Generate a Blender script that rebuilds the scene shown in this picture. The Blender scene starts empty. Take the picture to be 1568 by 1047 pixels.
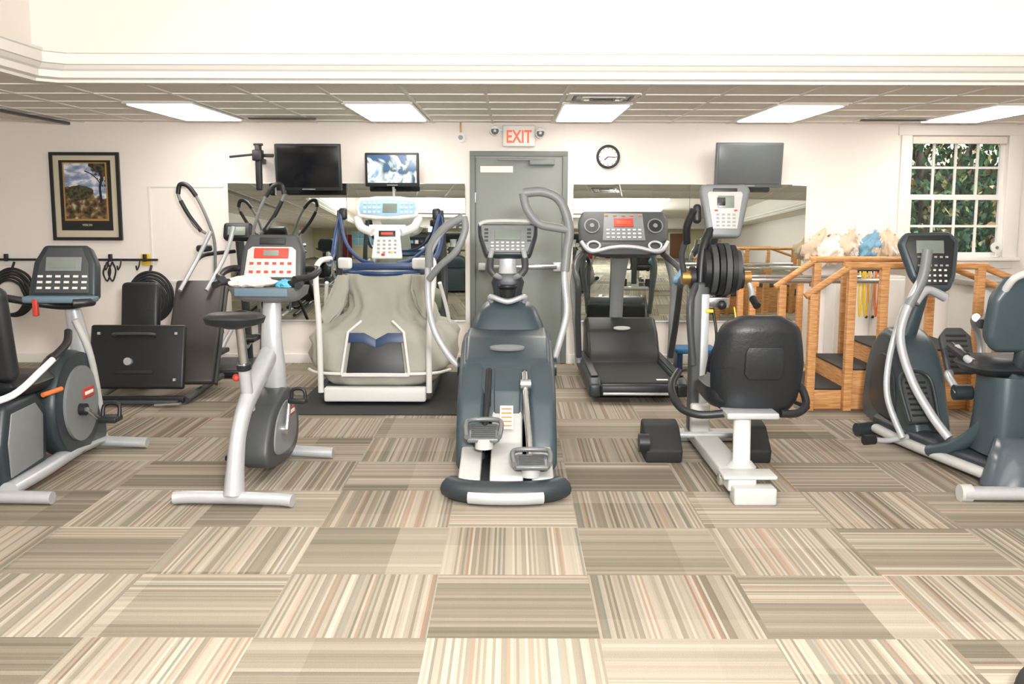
import bpy, bmesh, math, random
from mathutils import Vector, Matrix, Euler, noise
random.seed(7)
sc=bpy.context.scene
R=math.radians
def lin(r,g,b):
    f=lambda c:(c/255/12.92) if c/255<=.04045 else ((c/255+.055)/1.055)**2.4
    return (f(r),f(g),f(b))
# ------------------------------------------------------------ materials
def mat(name,rgb,rough=.5,metal=0.,var=.08,scale=25,emit=0,bump=0,coat=0):
    m=bpy.data.materials.new(name); m.use_nodes=True; nt=m.node_tree; N=nt.nodes; L=nt.links
    p=N['Principled BSDF']; c=lin(*rgb)
    tc=N.new('ShaderNodeTexCoord'); nz=N.new('ShaderNodeTexNoise'); nz.inputs['Scale'].default_value=scale; nz.inputs['Detail'].default_value=4
    L.new(tc.outputs['Object'],nz.inputs['Vector'])
    mx=N.new('ShaderNodeMix'); mx.data_type='RGBA'
    mx.inputs[6].default_value=(*[v*(1-var) for v in c],1); mx.inputs[7].default_value=(*[min(1,v*(1+var)) for v in c],1)
    L.new(nz.outputs['Fac'],mx.inputs[0]); L.new(mx.outputs[2],p.inputs['Base Color'])
    p.inputs['Roughness'].default_value=rough; p.inputs['Metallic'].default_value=metal
    if coat: p.inputs['Coat Weight'].default_value=coat
    if emit:
        L.new(mx.outputs[2],p.inputs['Emission Color']); p.inputs['Emission Strength'].default_value=emit
    if bump:
        b=N.new('ShaderNodeBump'); b.inputs['Strength'].default_value=bump; b.inputs['Distance'].default_value=.01
        L.new(nz.outputs['Fac'],b.inputs['Height']); L.new(b.outputs['Normal'],p.inputs['Normal'])
    return m
SL=mat('slate_plastic',(58,72,78),.36); SLD=mat('slate_dark_plastic',(42,51,55),.4)
LG=mat('light_grey_plastic',(186,187,184),.45); MG=mat('mid_grey_plastic',(122,126,127),.45)
DG=mat('dark_grey_plastic',(64,67,68),.45); BK=mat('black_plastic',(30,32,34),.42); RB=mat('black_rubber',(36,37,37),.7,bump=.2,scale=200)
VN=mat('black_vinyl',(30,33,37),.42,scale=60,bump=.15); SV=mat('silver_paint',(192,195,198),.32,.35); CH=mat('chrome_steel',(205,207,208),.18,.9)
WH=mat('white_plastic',(232,232,228),.4,var=.03); NV=mat('navy_paint',(36,62,104),.4); LB=mat('pale_blue_panel',(150,190,216),.4)
RED=mat('red_label',(186,62,48),.5); ORG=mat('orange_label',(225,120,60),.5); LED=mat('red_led',(235,70,40),.4,emit=.7)
SCR=mat('lcd_screen',(120,130,122),.25); SCD=mat('dark_screen',(20,23,28),.15); BTN=mat('button_grey',(150,150,146),.5)
BTW=mat('button_white',(216,216,210),.5); YEL=mat('yellow_band',(235,195,60),.5); BLU=mat('blue_cloth',(120,165,188),.8); BRN=mat('brown_vinyl',(58,55,51),.45)
FAB=mat('greige_fabric',(172,171,160),.85,scale=8,var=.1); CLO=mat('cream_cloth',(218,196,172),.9,scale=14,var=.14); WHC=mat('white_towel',(236,226,216),.95,var=.08)
PAP=mat('paper',(238,236,228),.8,var=.02); BRS=mat('brass',(190,150,90),.3,.8); GOLD=mat('gold_line',(180,140,80),.4,.3); PED=mat('pedal_grey',(108,112,112),.35,.2)
def wood():
    m=mat('oak_wood',(205,150,95),.5); nt=m.node_tree;N=nt.nodes;L=nt.links
    w=N.new('ShaderNodeTexNoise'); w.inputs['Scale'].default_value=9; mp=N.new('ShaderNodeMapping'); mp.inputs['Scale'].default_value=(1,1,12)
    tc=N.new('ShaderNodeTexCoord'); L.new(tc.outputs['Object'],mp.inputs[0]); L.new(mp.outputs[0],w.inputs['Vector'])
    r=N.new('ShaderNodeValToRGB'); r.color_ramp.elements[0].color=(*lin(186,124,70),1); r.color_ramp.elements[0].position=.3
    r.color_ramp.elements[1].color=(*lin(226,174,116),1); r.color_ramp.elements[1].position=.7
    L.new(w.outputs['Fac'],r.inputs[0]); L.new(r.outputs[0],N['Principled BSDF'].inputs['Base Color']); return m
WD=wood()
# ------------------------------------------------------------ mesh helpers
def fin(name,bm,m,g=None,smooth=True,ang=38,mx=None):
    bmesh.ops.recalc_face_normals(bm,faces=bm.faces)
    if mx is not None: bm.transform(mx)
    me=bpy.data.meshes.new(name); bm.to_mesh(me); bm.free()
    if smooth:
        me.polygons.foreach_set('use_smooth',[True]*len(me.polygons)); me.set_sharp_from_angle(angle=R(ang))
    o=bpy.data.objects.new(name,me); sc.collection.objects.link(o)
    if m: me.materials.append(m)
    if g: o.parent=g
    return o
def grp(name,loc=(0,0,0),rz=0):
    e=bpy.data.objects.new(name,None); e.empty_display_size=.1; e.location=loc; e.rotation_euler=(0,0,R(rz)); sc.collection.objects.link(e); return e
def abox(bm,c,s,rot=None):
    M=Matrix.Translation(c)@(Euler([R(a) for a in rot]).to_matrix().to_4x4() if rot else Matrix())@Matrix.Diagonal((s[0],s[1],s[2],1))
    return bmesh.ops.create_cube(bm,size=1,matrix=M)
def box(g,name,c,s,m,bev=.006,rot=None,mx=None,seg=3):
    bm=bmesh.new(); abox(bm,c,s,rot)
    bev=min(bev,min(s)*.49)
    if bev>0: bmesh.ops.bevel(bm,geom=bm.edges[:],offset=bev,segments=seg,profile=.5,affect='EDGES')
    return fin(name,bm,m,g,mx=mx)
def boxes(g,name,lst,m,mx=None):
    bm=bmesh.new()
    for c,s in lst: abox(bm,c,s)
    return fin(name,bm,m,g,smooth=False,mx=mx)
def cr(pts,n=6,closed=False):
    P=[Vector(p) for p in pts]; out=[]
    k=len(P); rng=k if closed else k-1
    for i in range(rng):
        if closed: a,b,c,d=P[(i-1)%k],P[i],P[(i+1)%k],P[(i+2)%k]
        else: a=P[max(i-1,0)];b=P[i];c=P[i+1];d=P[min(i+2,k-1)]
        for j in range(n):
            t=j/n; out.append(.5*((2*b)+(c-a)*t+(2*a-5*b+4*c-d)*t*t+(3*b-a-3*c+d)*t**3))
    if not closed: out.append(P[-1])
    return out
def tube(g,name,pts,r,m,b=None,ref=(1,0,0),n=12,seg=6,smooth=True,rs=None,mx=None,closed=False):
    P=[Vector(p) for p in pts]; k0=len(P)
    if len(P)>2 and smooth: P=cr(P,seg,closed)
    bm=bmesh.new(); k=len(P); s=Vector(ref); rings=[]
    for i,p in enumerate(P):
        if closed: t=(P[(i+1)%k]-P[i-1]).normalized()
        else: t=(P[min(i+1,k-1)]-P[max(i-1,0)]).normalized()
        q=s-t*s.dot(t)
        if q.length<.05:
            alt=Vector((0,1,0)) if abs(t.y)<.8 else Vector((0,0,1)); q=alt-t*alt.dot(t)
        q.normalize(); s=q if (b is None) else s; u=t.cross(q)
        if rs:
            f=i/(k-1)*(len(rs)-1); a=int(min(f,len(rs)-2)); rr=rs[a]+(rs[a+1]-rs[a])*(f-a)
        else: rr=r
        bb=rr if b is None else b*rr/r
        rings.append([bm.verts.new(p+q*rr*math.cos(2*math.pi*j/n)+u*bb*math.sin(2*math.pi*j/n)) for j in range(n)])
    for i in range(k if closed else k-1):
        A=rings[i];B=rings[(i+1)%k]
        for j in range(n): bm.faces.new((A[j],A[(j+1)%n],B[(j+1)%n],B[j]))
    if not closed: bm.faces.new(rings[0]); bm.faces.new(rings[-1])
    return fin(name,bm,m,g,ang=50,mx=mx)
def cyl(g,name,a,b,r,m,r2=None,n=24,bev=.004,mx=None):
    a=Vector(a);b=Vector(b);d=b-a; bm=bmesh.new()
    bmesh.ops.create_cone(bm,cap_ends=True,segments=n,radius1=r,radius2=r if r2 is None else r2,depth=d.length,matrix=Matrix.Translation((a+b)/2)@d.to_track_quat('Z','Y').to_matrix().to_4x4())
    return fin(name,bm,m,g,mx=mx)
def prism(g,name,pts,plane,a0,a1,m,bev=.01,sm=0,mx=None,seg=3):
    if sm: pts=[(p.x,p.y) for p in cr([(x,y,0) for x,y in pts],sm,True)]
    f={'YZ':lambda u,v,a:(a,u,v),'XZ':lambda u,v,a:(u,a,v),'XY':lambda u,v,a:(u,v,a)}[plane]
    bm=bmesh.new(); A=[bm.verts.new(f(x,y,a0)) for x,y in pts]; B=[bm.verts.new(f(x,y,a1)) for x,y in pts]
    bm.faces.new(A);bm.faces.new(B); k=len(pts)
    for i in range(k): bm.faces.new((A[i],A[(i+1)%k],B[(i+1)%k],B[i]))
    if bev>0:
        bmesh.ops.recalc_face_normals(bm,faces=bm.faces)
        E=[e for e in bm.edges if (e.verts[0] in A and e.verts[1] in A) or (e.verts[0] in B and e.verts[1] in B) or not sm]
        bmesh.ops.bevel(bm,geom=E,offset=bev,segments=seg,profile=.5,affect='EDGES',clamp_overlap=True)
    return fin(name,bm,m,g,mx=mx)
def se(c,hx,hy,p=3,n=40,fold=0,ph=0,fr=9):
    o=[]
    for i in range(n):
        t=2*math.pi*i/n; ct,st=math.cos(t),math.sin(t); k=1+fold*math.sin(ph+fr*t)+fold*.6*math.sin(ph*1.7+5*t)
        o.append(Vector(c)+Vector((math.copysign(abs(ct)**(2/p),ct)*hx*k,math.copysign(abs(st)**(2/p),st)*hy*k,0)))
    return o
def loft(g,name,secs,m,mx=None,ang=60):
    bm=bmesh.new(); Rr=[[bm.verts.new(v) for v in s] for s in secs]; n=len(Rr[0])
    for a,b in zip(Rr,Rr[1:]):
        for j in range(n): bm.faces.new((a[j],a[(j+1)%n],b[(j+1)%n],b[j]))
    bm.faces.new(Rr[0]);bm.faces.new(Rr[-1])
    return fin(name,bm,m,g,mx=mx,ang=ang)
def face(loc,t,rz=0):
    s,c=math.sin(R(t)),math.cos(R(t))
    M=Matrix(((1,0,0,0),(0,s,-c,0),(0,c,s,0),(0,0,0,1)))
    return Matrix.Translation(loc)@Matrix.Rotation(R(rz),4,'Z')@M
def btns(g,name,mx,x0,x1,y0,y1,nx,ny,s,m,z=.003):
    L=[]
    for i in range(nx):
        for j in range(ny):
            L.append(((x0+(x1-x0)*(i/(nx-1) if nx>1 else .5),y0+(y1-y0)*(j/(ny-1) if ny>1 else .5),z),(s[0],s[1],.006)))
    return boxes(g,name,L,m,mx)
def text(g,name,s,size,mx,m,ext=.002,off=0):
    c=bpy.data.curves.new(name,'FONT'); c.body=s; c.size=size; c.extrude=ext; c.offset=off; c.align_x='CENTER'; c.align_y='CENTER'; c.materials.append(m)
    o=bpy.data.objects.new(name,c); sc.collection.objects.link(o); o.parent=g; o.matrix_local=mx; return o
def sph(g,name,c,r,m,sc3=(1,1,1)):
    bm=bmesh.new(); bmesh.ops.create_uvsphere(bm,u_segments=24,v_segments=14,radius=r,matrix=Matrix.Translation(c)@Matrix.Diagonal((*sc3,1)))
    return fin(name,bm,m,g,ang=80)
def pedal(g,name,c,w,l,m,rot=(0,0,0)):
    M=Matrix.Translation(c)@Euler([R(a) for a in rot]).to_matrix().to_4x4()
    prism(g,name,[(-w*.42,-l/2),(w*.42,-l/2),(w/2,-l*.2),(w/2,l*.3),(w*.36,l/2),(-w*.36,l/2),(-w/2,l*.3),(-w/2,-l*.2)],'XY',-.012,.012,m,.008,mx=M)
    tube(g,name+'_rim',[(-w*.44,-l*.45,.018),(-w*.49,l*.25,.03),(-w*.33,l*.48,.035),(w*.33,l*.48,.035),(w*.49,l*.25,.03),(w*.44,-l*.45,.018)],.014,m,mx=M,ref=(0,0,1))
    boxes(g,name+'_treads',[((0,-l*.38+l*.75*i/6,.014),(w*.66,.006,.005)) for i in range(6)],DG,M)
def lump(g,name,c,s,m,seed,fold=.22,tw=0,sub=4):
    bm=bmesh.new(); bmesh.ops.create_icosphere(bm,subdivisions=sub,radius=1); off=Vector((seed*3.7,1.3,2.1))
    for v in bm.verts:
        q=v.co.copy(); n_=noise.noise(q*1.1+off)*.38+noise.noise(Vector((q.x*4.5,q.y*4.5,q.z*1.6))+off)*fold-abs(noise.noise(q*3+off))*.2
        top=max(0,q.z); q=q*(1+n_); q.x*=s[0]*(1.25-.75*top); q.y*=s[1]*(1.1-.5*top); q.z*=s[2]; q.x+=q.z*tw
        v.co=Vector(c)+q
    return fin(name,bm,m,g,ang=80)
# ------------------------------------------------------------ node math helper
def NT(m):
    m.use_nodes=True; nt=m.node_tree
    def mt(op,a,b=None,c=None):
        n=nt.nodes.new('ShaderNodeMath'); n.operation=op
        for i,v in enumerate((a,b,c)):
            if v is None: continue
            if isinstance(v,(int,float)): n.inputs[i].default_value=v
            else: nt.links.new(v,n.inputs[i])
        return n.outputs[0]
    return nt,mt
def mkramp(nt,v,els,interp='LINEAR'):
    r=nt.nodes.new('ShaderNodeValToRGB'); r.color_ramp.interpolation=interp
    while len(r.color_ramp.elements)<len(els): r.color_ramp.elements.new(.5)
    for e,(pos,c) in zip(r.color_ramp.elements,els): e.position=pos; e.color=(*lin(*c),1)
    nt.links.new(v,r.inputs[0]); return r.outputs[0]
def mkmix(nt,f,a,b):
    x=nt.nodes.new('ShaderNodeMix'); x.data_type='RGBA'
    if isinstance(f,(int,float)): x.inputs[0].default_value=f
    else: nt.links.new(f,x.inputs[0])
    nt.links.new(a,x.inputs[6]);nt.links.new(b,x.inputs[7]); return x.outputs[2]
def carpet():
    m=bpy.data.materials.new('carpet_tiles'); nt,mt=NT(m);N=nt.nodes;L=nt.links
    g=N.new('ShaderNodeNewGeometry'); s=N.new('ShaderNodeSeparateXYZ'); L.new(g.outputs['Position'],s.inputs[0])
    T=.615
    tx=mt('DIVIDE',mt('ADD',s.outputs[0],.30),T); ty=mt('DIVIDE',mt('SUBTRACT',s.outputs[1],3.975),T)
    fx=mt('FLOOR',tx);fy=mt('FLOOR',ty); par=mt('FLOORED_MODULO',mt('ADD',fx,fy),2.0)
    ip=mt('SUBTRACT',1.0,par)
    p=mt('ADD',mt('MULTIPLY',tx,ip),mt('MULTIPLY',ty,par)); q=mt('ADD',mt('MULTIPLY',ty,ip),mt('MULTIPLY',tx,par))
    def wn(a,b,c):
        cb=N.new('ShaderNodeCombineXYZ')
        for i,v in enumerate((a,b,c)):
            if isinstance(v,(int,float)): cb.inputs[i].default_value=v
            else: L.new(v,cb.inputs[i])
        w=N.new('ShaderNodeTexWhiteNoise'); w.noise_dimensions='3D'; L.new(cb.outputs[0],w.inputs['Vector']); return w.outputs['Value']
    tid=wn(fx,fy,3.3); tid2=wn(fx,fy,9.1)
    n1=wn(mt('FLOOR',mt('MULTIPLY',mt('ADD',p,tid),60.0)),fx,fy)
    n2=wn(mt('FLOOR',mt('MULTIPLY',mt('ADD',p,tid),2.7)),fx,mt('ADD',fy,17.0))
    n3=wn(mt('FLOOR',mt('MULTIPLY',mt('ADD',p,tid2),23.0)),fx,mt('ADD',fy,41.0))
    n4=wn(mt('FLOOR',mt('MULTIPLY',mt('ADD',q,tid2),1.0)),fx,mt('ADD',fy,77.0))
    v=mt('ADD',mt('MULTIPLY',n2,.5),mt('MULTIPLY',n4,.5))
    base=mkramp(nt,v,[(.12,(98,93,80)),(.34,(120,113,99)),(.52,(150,142,127)),(.80,(172,163,149))])
    acc=mkramp(nt,n1,[(0,(124,115,100)),(.16,(184,174,159)),(.30,(100,95,83)),(.38,(168,158,143)),(.57,(160,116,90)),(.61,(176,166,151)),(.72,(104,120,113)),(.76,(118,110,96)),(.87,(170,142,120)),(.91,(198,189,176))],'CONSTANT')
    mid=mkramp(nt,n3,[(0,(114,107,94)),(.3,(136,128,113)),(.6,(158,149,134)),(.85,(180,171,157))],'CONSTANT')
    st=mt('MULTIPLY',mt('GREATER_THAN',mt('ADD',mt('MULTIPLY',n2,.6),mt('MULTIPLY',ip,.42)),.40),.40)
    c=mkmix(nt,.28,base,mid); c=mkmix(nt,mt('ADD',st,.07),c,acc)
    nz=N.new('ShaderNodeTexNoise'); nz.inputs['Scale'].default_value=260; nz.inputs['Detail'].default_value=3; L.new(g.outputs['Position'],nz.inputs['Vector'])
    hs=N.new('ShaderNodeHueSaturation'); L.new(c,hs.inputs['Color']); L.new(mt('ADD',mt('MULTIPLY',nz.outputs['Fac'],.6),.69),hs.inputs['Value'])
    P=N['Principled BSDF']; L.new(hs.outputs[0],P.inputs['Base Color']); P.inputs['Roughness'].default_value=.95; P.inputs['Specular IOR Level'].default_value=.1
    b=N.new('ShaderNodeBump'); b.inputs['Strength'].default_value=.35; b.inputs['Distance'].default_value=.004; L.new(nz.outputs['Fac'],b.inputs['Height']); L.new(b.outputs[0],P.inputs['Normal'])
    return m
WALL=mat('wall_paint_cream',(240,233,226),.8,var=.015,scale=3); WALLU=mat('wall_paint_upper',(240,234,227),.8,var=.01,scale=3)
TRIM=mat('trim_white',(234,230,224),.5,var=.01); CEIL=mat('ceiling_tile',(236,231,221),.9,var=.06,scale=120,bump=.2)
OLV=mat('wall_paint_olive',(206,202,168),.8,var=.03,scale=3); DOORG=mat('door_grey_paint',(128,134,128),.45,var=.03,scale=4); DOORF=mat('door_frame_paint',(108,114,108),.45,var=.03)
LAMP=mat('lamp_diffuser',(255,248,240),.5,var=.0,emit=10.5); TUBE=mat('cove_tube',(255,249,242),.5,var=0,emit=15.0)
# ------------------------------------------------------------ room
W0,W1,S0,N1=-6.0,6.2,-5.0,9.6; ZC=2.30; ZT=3.05
TX0,TX1,TY0,TY1=-2.88,5.2,-3.6,6.37   # tray opening
def rbox(name,a,b,m,bev=0):
    c=[(a[i]+b[i])/2 for i in range(3)]; s=[b[i]-a[i] for i in range(3)]
    return box(None,name,c,s,m,bev)
rbox('floor',(W0-.2,S0-.2,-.1),(W1+.2,N1+.15,0),carpet())
wx0,wx1,wz0,wz1=3.78,4.70,1.05,2.19
boxes(None,'wall_north',[(((W0+wx0)/2,9.675,1.65),(wx0-W0,.15,3.3)),(((W1+wx1)/2,9.675,1.65),(W1-wx1,.15,3.3)),(((wx0+wx1)/2,9.675,wz0/2),(wx1-wx0,.15,wz0)),(((wx0+wx1)/2,9.675,(wz1+3.3)/2),(wx1-wx0,.15,3.3-wz1))],WALL)
rbox('wall_west',(W0-.15,S0,0),(W0,N1,3.3),WALL); rbox('wall_east',(W1,S0,0),(W1+.15,N1,3.3),WALL); rbox('wall_south',(W0,S0-.15,0),(W1,S0,3.3),OLV)
cy0=6.462; cx0=TX0-.092; cx1=TX1+.092; cy1=TY0-.092
boxes(None,'ceiling',[(((W0+W1)/2,(cy0+N1)/2,ZC+.05),(W1-W0,N1-cy0,.1)),(((W0+cx0)/2,(S0+cy0)/2,ZC+.05),(cx0-W0,cy0-S0,.1)),(((W1+cx1)/2,(S0+cy0)/2,ZC+.05),(W1-cx1,cy0-S0,.1)),(((cx0+cx1)/2,(S0+cy1)/2,ZC+.05),(cx1-cx0,cy1-S0,.1))],CEIL)
rbox('ceiling_tray',(TX0-.4,TY0-.4,ZT),(TX1+.4,TY1+.4,ZT+.1),WALLU)
boxes(None,'wall_tray',[(((TX0+TX1)/2,TY1+.40,(ZC+.1+ZT)/2),(TX1-TX0+.8,.1,ZT-ZC-.1)),((TX0-.32,(TY0+TY1)/2,(ZC+.1+ZT)/2),(.1,TY1-TY0+.8,ZT-ZC-.1)),((TX1+.32,(TY0+TY1)/2,(ZC+.1+ZT)/2),(.1,TY1-TY0+.8,ZT-ZC-.1)),(((TX0+TX1)/2,TY0-.32,(ZC+.1+ZT)/2),(TX1-TX0+.8,.1,ZT-ZC-.1))],WALLU)
prof=[(.13,2.285),(.085,2.285),(.085,2.302),(.05,2.312),(.05,2.352),(.03,2.362),(.012,2.385),(0,2.39),(0,2.45),(-.012,2.456),(-.015,2.470),(.03,2.470),(.045,2.43),(.13,2.43)]
def frame_sweep(name,prof,m):
    bm=bmesh.new(); cs=[]
    for o,z in prof:
        ch=.10
        x0,x1,y0,y1=TX0-o,TX1+o,TY0-o,TY1+o
        cs.append([(x0,y1-ch,z),(x0+ch,y1,z),(x1,y1,z),(x1,y0,z),(x0,y0,z)])
    n=len(prof); k=5
    V=[[bm.verts.new(cs[i][j]) for j in range(k)] for i in range(n)]
    for i in range(n):
        for j in range(k):
            bm.faces.new((V[i][j],V[(i+1)%n][j],V[(i+1)%n][(j+1)%k],V[i][(j+1)%k]))
    return fin(name,bm,m,None,smooth=False)
frame_sweep('trim_cove',prof,TRIM)
g=grp('cove_light_strip',(0,0,0))
for i in range(5):
    a=-1.38+1.16*i; cyl(g,'tube_lamp',(a,6.60,2.455),(a+.98,6.60,2.455),.014,TUBE); box(g,'tube_holder',(a+.49,6.60,2.425),(1.12,.05,.03),WH,.004)
for i in range(6):
    a=5.4-1.3*i; cyl(g,'tube_lamp',(-3.08,a-1.1,2.455),(-3.08,a,2.455),.014,TUBE)
gl=[]
xs=[.365+.552*i for i in range(-12,11)]
for x in xs: 
    if W0<x<W1: gl.append(((x,8.03,2.297),(.022,3.12,.008)))
    if W0<x<TX0-.15: gl.append(((x,.7,2.297),(.022,11.4,.008)))
for y in [6.62,7.16,7.70,8.24,8.78,9.32]: gl.append(((.1,y,2.2965),(12.2,.022,.008)))
for i in range(18): gl.append(((-4.5,6.08-.54*i,2.2965),(2.98,.022,.008)))
boxes(None,'trim_ceiling_grid',gl,TRIM)
for i,cx in enumerate((-2.70,-1.03,.645,2.28,3.94)):
    g=grp('ceiling_light_panel',(cx,8.48,2.29)); box(g,'frame',(0,0,0),(.54,1.5,.012),TRIM,.003); box(g,'diffuser',(0,0,-.008),(.49,1.42,.012),LAMP,.002)
g=grp('ceiling_air_vent',(.64,7.25,2.292)); box(g,'frame',(0,0,0),(.5,.42,.012),TRIM,.003)
for k in range(3): 
    s=.4-.12*k
    boxes(g,'louver',[((0,s*.4,-.01-k*.004),(s,.02,.01)),((0,-s*.4,-.01-k*.004),(s,.02,.01)),((s/2,0,-.01-k*.004),(.02,s*.8,.01)),((-s/2,0,-.01-k*.004),(.02,s*.8,.01))],DG if k%2==0 else TRIM)
g=grp('ceiling_curtain_track',(-4.15,7.2,2.275)); box(g,'track',(0,0,0),(.03,4.6,.025),DG,.004)
for z,x0,x1 in ((2.285,-2.35,-1.75),(2.285,3.1,3.75)):
    g=grp('ceiling_slot_diffuser',((x0+x1)/2,9.05,z)); box(g,'slot',(0,0,0),(x1-x0,.05,.012),DG,.003)
rbox('baseboard_north_left',(W0,9.58,0),(-.42,9.6,.09),TRIM,.003); rbox('baseboard_north_right',(.54,9.58,0),(W1,9.6,.09),TRIM,.003)
# ------------------------------------------------------------ door
g=grp('door_1',(.06,9.6,0))
box(g,'jamb_left',(-.44,-.015,1.0),(.05,.05,1.99),DOORF,.004); box(g,'jamb_right',(.44,-.015,1.0),(.05,.05,1.99),DOORF,.004); box(g,'head',(0,-.015,2.01),(.93,.052,.05),DOORF,.004)
box(g,'leaf',(0,-.006,.99),(.83,.025,1.97),DOORG,.003)
box(g,'panic_bar',(.03,-.075,.945),(.68,.035,.045),CH,.012); box(g,'bar_mount_left',(-.35,-.05,.945),(.07,.07,.07),SV,.01); box(g,'bar_mount_right',(.37,-.05,.945),(.08,.07,.09),SV,.01)
box(g,'closer_body',(.22,-.045,1.93),(.24,.05,.05),MG,.008); box(g,'closer_arm',(0,-.06,1.955),(.4,.015,.015),MG,.003,rot=(0,0,6))
box(g,'sign',(-.21,-.022,1.865),(.31,.004,.06),PAP,.001)
box(g,'hinge',(-.415,-.022,.3),(.02,.02,.1),SV,.004);box(g,'hinge',(-.415,-.022,1.6),(.02,.02,.1),SV,.004)
rbox('trim_door_panel',(.49,9.592,2.04),(.50,9.6,2.3),TRIM)
g=grp('exit_sign',(.06,9.57,2.175)); box(g,'housing',(0,0,0),(.31,.05,.20),WH,.012); text(g,'letters','EXIT',.165,face((0,-.027,-.012),0)@Matrix.Diagonal((.72,1,1,1)),mat('exit_red',(235,96,58),.5,emit=.4),off=.003)
for sx,z in ((-.225,.055),(.2,.035)):
    cyl(g,'lamp_head',(sx,.0,z),(sx,-.06,z-.01),.045,SV); cyl(g,'lamp_bezel',(sx,-.06,z-.01),(sx,-.072,z-.012),.047,CH); cyl(g,'lamp_lens',(sx,-.072,z-.012),(sx,-.075,z-.012),.036,DG); sph(g,'lamp_bulb',(sx,-.075,z-.012),.014,WH)
    box(g,'lamp_arm',(sx*.82,.0,z),(.09,.02,.02),WH,.004)
g=grp('wall_alarm_strobe',(-.49,9.57,2.16)); cyl(g,'base',(0,.03,0),(0,0,0),.045,WH); cyl(g,'lens',(0,0,0),(0,-.02,0),.022,SCR); box(g,'conduit',(0,.015,.09),(.015,.015,.1),GOLD,.003)
g=grp('wall_clock',(.905,9.59,1.985)); 
tube(g,'rim',[(.1*math.cos(t*math.pi/12),-.02,.1*math.sin(t*math.pi/12)) for t in range(24)],.012,BK,ref=(0,1,0),closed=True,seg=2); cyl(g,'dial',(0,0,0),(0,-.015,0),.1,PAP)
boxes(g,'ticks',[((.08*math.cos(a*math.pi/6),-.017,.08*math.sin(a*math.pi/6)),(.008,.003,.008)) for a in range(12)],BK)
tube(g,'hour_hand',[(0,-.02,0),(-.035,-.02,-.03)],.004,BK); tube(g,'minute_hand',[(0,-.02,0),(.07,-.02,-.005)],.003,BK)
MIR=bpy.data.materials.new('mirror_glass'); MIR.use_nodes=True; p=MIR.node_tree.nodes['Principled BSDF']; p.inputs['Metallic'].default_value=1; p.inputs['Roughness'].default_value=.01; p.inputs['Base Color'].default_value=(.76,.82,.78,1)
for x0,x1 in ((-2.71,-.45),(.58,2.80)):
    g=grp('wall_mirror',((x0+x1)/2,9.59,1.075)); box(g,'glass',(0,0,0),(x1-x0,.012,1.31),MIR,.002)
    boxes(g,'seam',[((0,-.0065,0),(.004,.002,1.31))],DG)
    box(g,'bottom_channel',(0,-.006,-.66),(x1-x0,.02,.015),SV,.002)
g=grp('window_1',(0,9.6,0))
cx=(wx0+wx1)/2; 
box(g,'casing_left',(wx0-.05,-.01,1.62),(.10,.03,1.15),TRIM,.004); box(g,'casing_right',(wx1+.07,-.01,1.62),(.14,.03,1.15),TRIM,.004); box(g,'casing_head',(cx,-.012,2.238),(wx1-wx0+.26,.034,.09),TRIM,.004); box(g,'sill',(cx,-.04,1.03),(wx1-wx0+.3,.1,.035),TRIM,.006); box(g,'apron',(cx,-.012,.975),(wx1-wx0+.2,.025,.07),TRIM,.004)
L=[]
def sash(z0,z1,y):
    w=wx1-wx0; L.append(((wx0+.02,y,(z0+z1)/2),(.04,.035,z1-z0)));L.append(((wx1-.02,y,(z0+z1)/2),(.04,.035,z1-z0)));L.append(((cx,y,z0+.02),(w-.08,.035,.04)));L.append(((cx,y,z1-.02),(w-.08,.035,.04)))
    for i in (1,2,3): L.append(((wx0+.04+(w-.08)*i/4,y,(z0+z1)/2),(.022,.02,z1-z0-.08)))
    L.append(((cx,y,(z0+z1)/2),(w-.08,.016,.022)))
sash(1.05,1.63,.04); sash(1.60,2.19,.08); boxes(g,'sashes',L,TRIM)
GL=bpy.data.materials.new('window_glass'); GL.use_nodes=True; nt=GL.node_tree; nt.nodes.clear(); o=nt.nodes.new('ShaderNodeOutputMaterial'); a=nt.nodes.new('ShaderNodeBsdfTransparent'); b=nt.nodes.new('ShaderNodeBsdfGlossy'); b.inputs['Roughness'].default_value=.02; x=nt.nodes.new('ShaderNodeMixShader'); x.inputs[0].default_value=.03
nt.links.new(a.outputs[0],x.inputs[1]);nt.links.new(b.outputs[0],x.inputs[2]);nt.links.new(x.outputs[0],o.inputs[0])
box(g,'glass',(cx,.062,1.62),(wx1-wx0-.02,.003,1.12),GL,0)
box(g,'roller_shade',(cx,.01,2.15),(wx1-wx0-.02,.03,.07),WHC,.01)
g=grp('sill_fan',(4.62,9.54,1.05)); cyl(g,'foot',(0,0,0),(0,0,.015),.035,WH); cyl(g,'stem',(0,0,.01),(0,0,.05),.008,WH); cyl(g,'head',(0,.015,.09),(0,-.015,.09),.05,WH); cyl(g,'hub',(0,-.015,.09),(0,-.022,.09),.015,MG)
def leafmat():
    m=bpy.data.materials.new('foliage_leaves'); nt,mt=NT(m);N=nt.nodes;L=nt.links
    gi=N.new('ShaderNodeNewGeometry')
    c=mkramp(nt,gi.outputs['Random Per Island'],[(0,(34,70,54)),(.35,(58,104,72)),(.6,(92,134,84)),(.82,(140,160,96)),(.94,(206,160,96)),(1,(226,232,190))])
    L.new(c,N['Principled BSDF'].inputs['Base Color']); N['Principled BSDF'].inputs['Roughness'].default_value=.6
    return m
g=grp('garden_tree',(6.2,13.0,0)); bm=bmesh.new()
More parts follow.
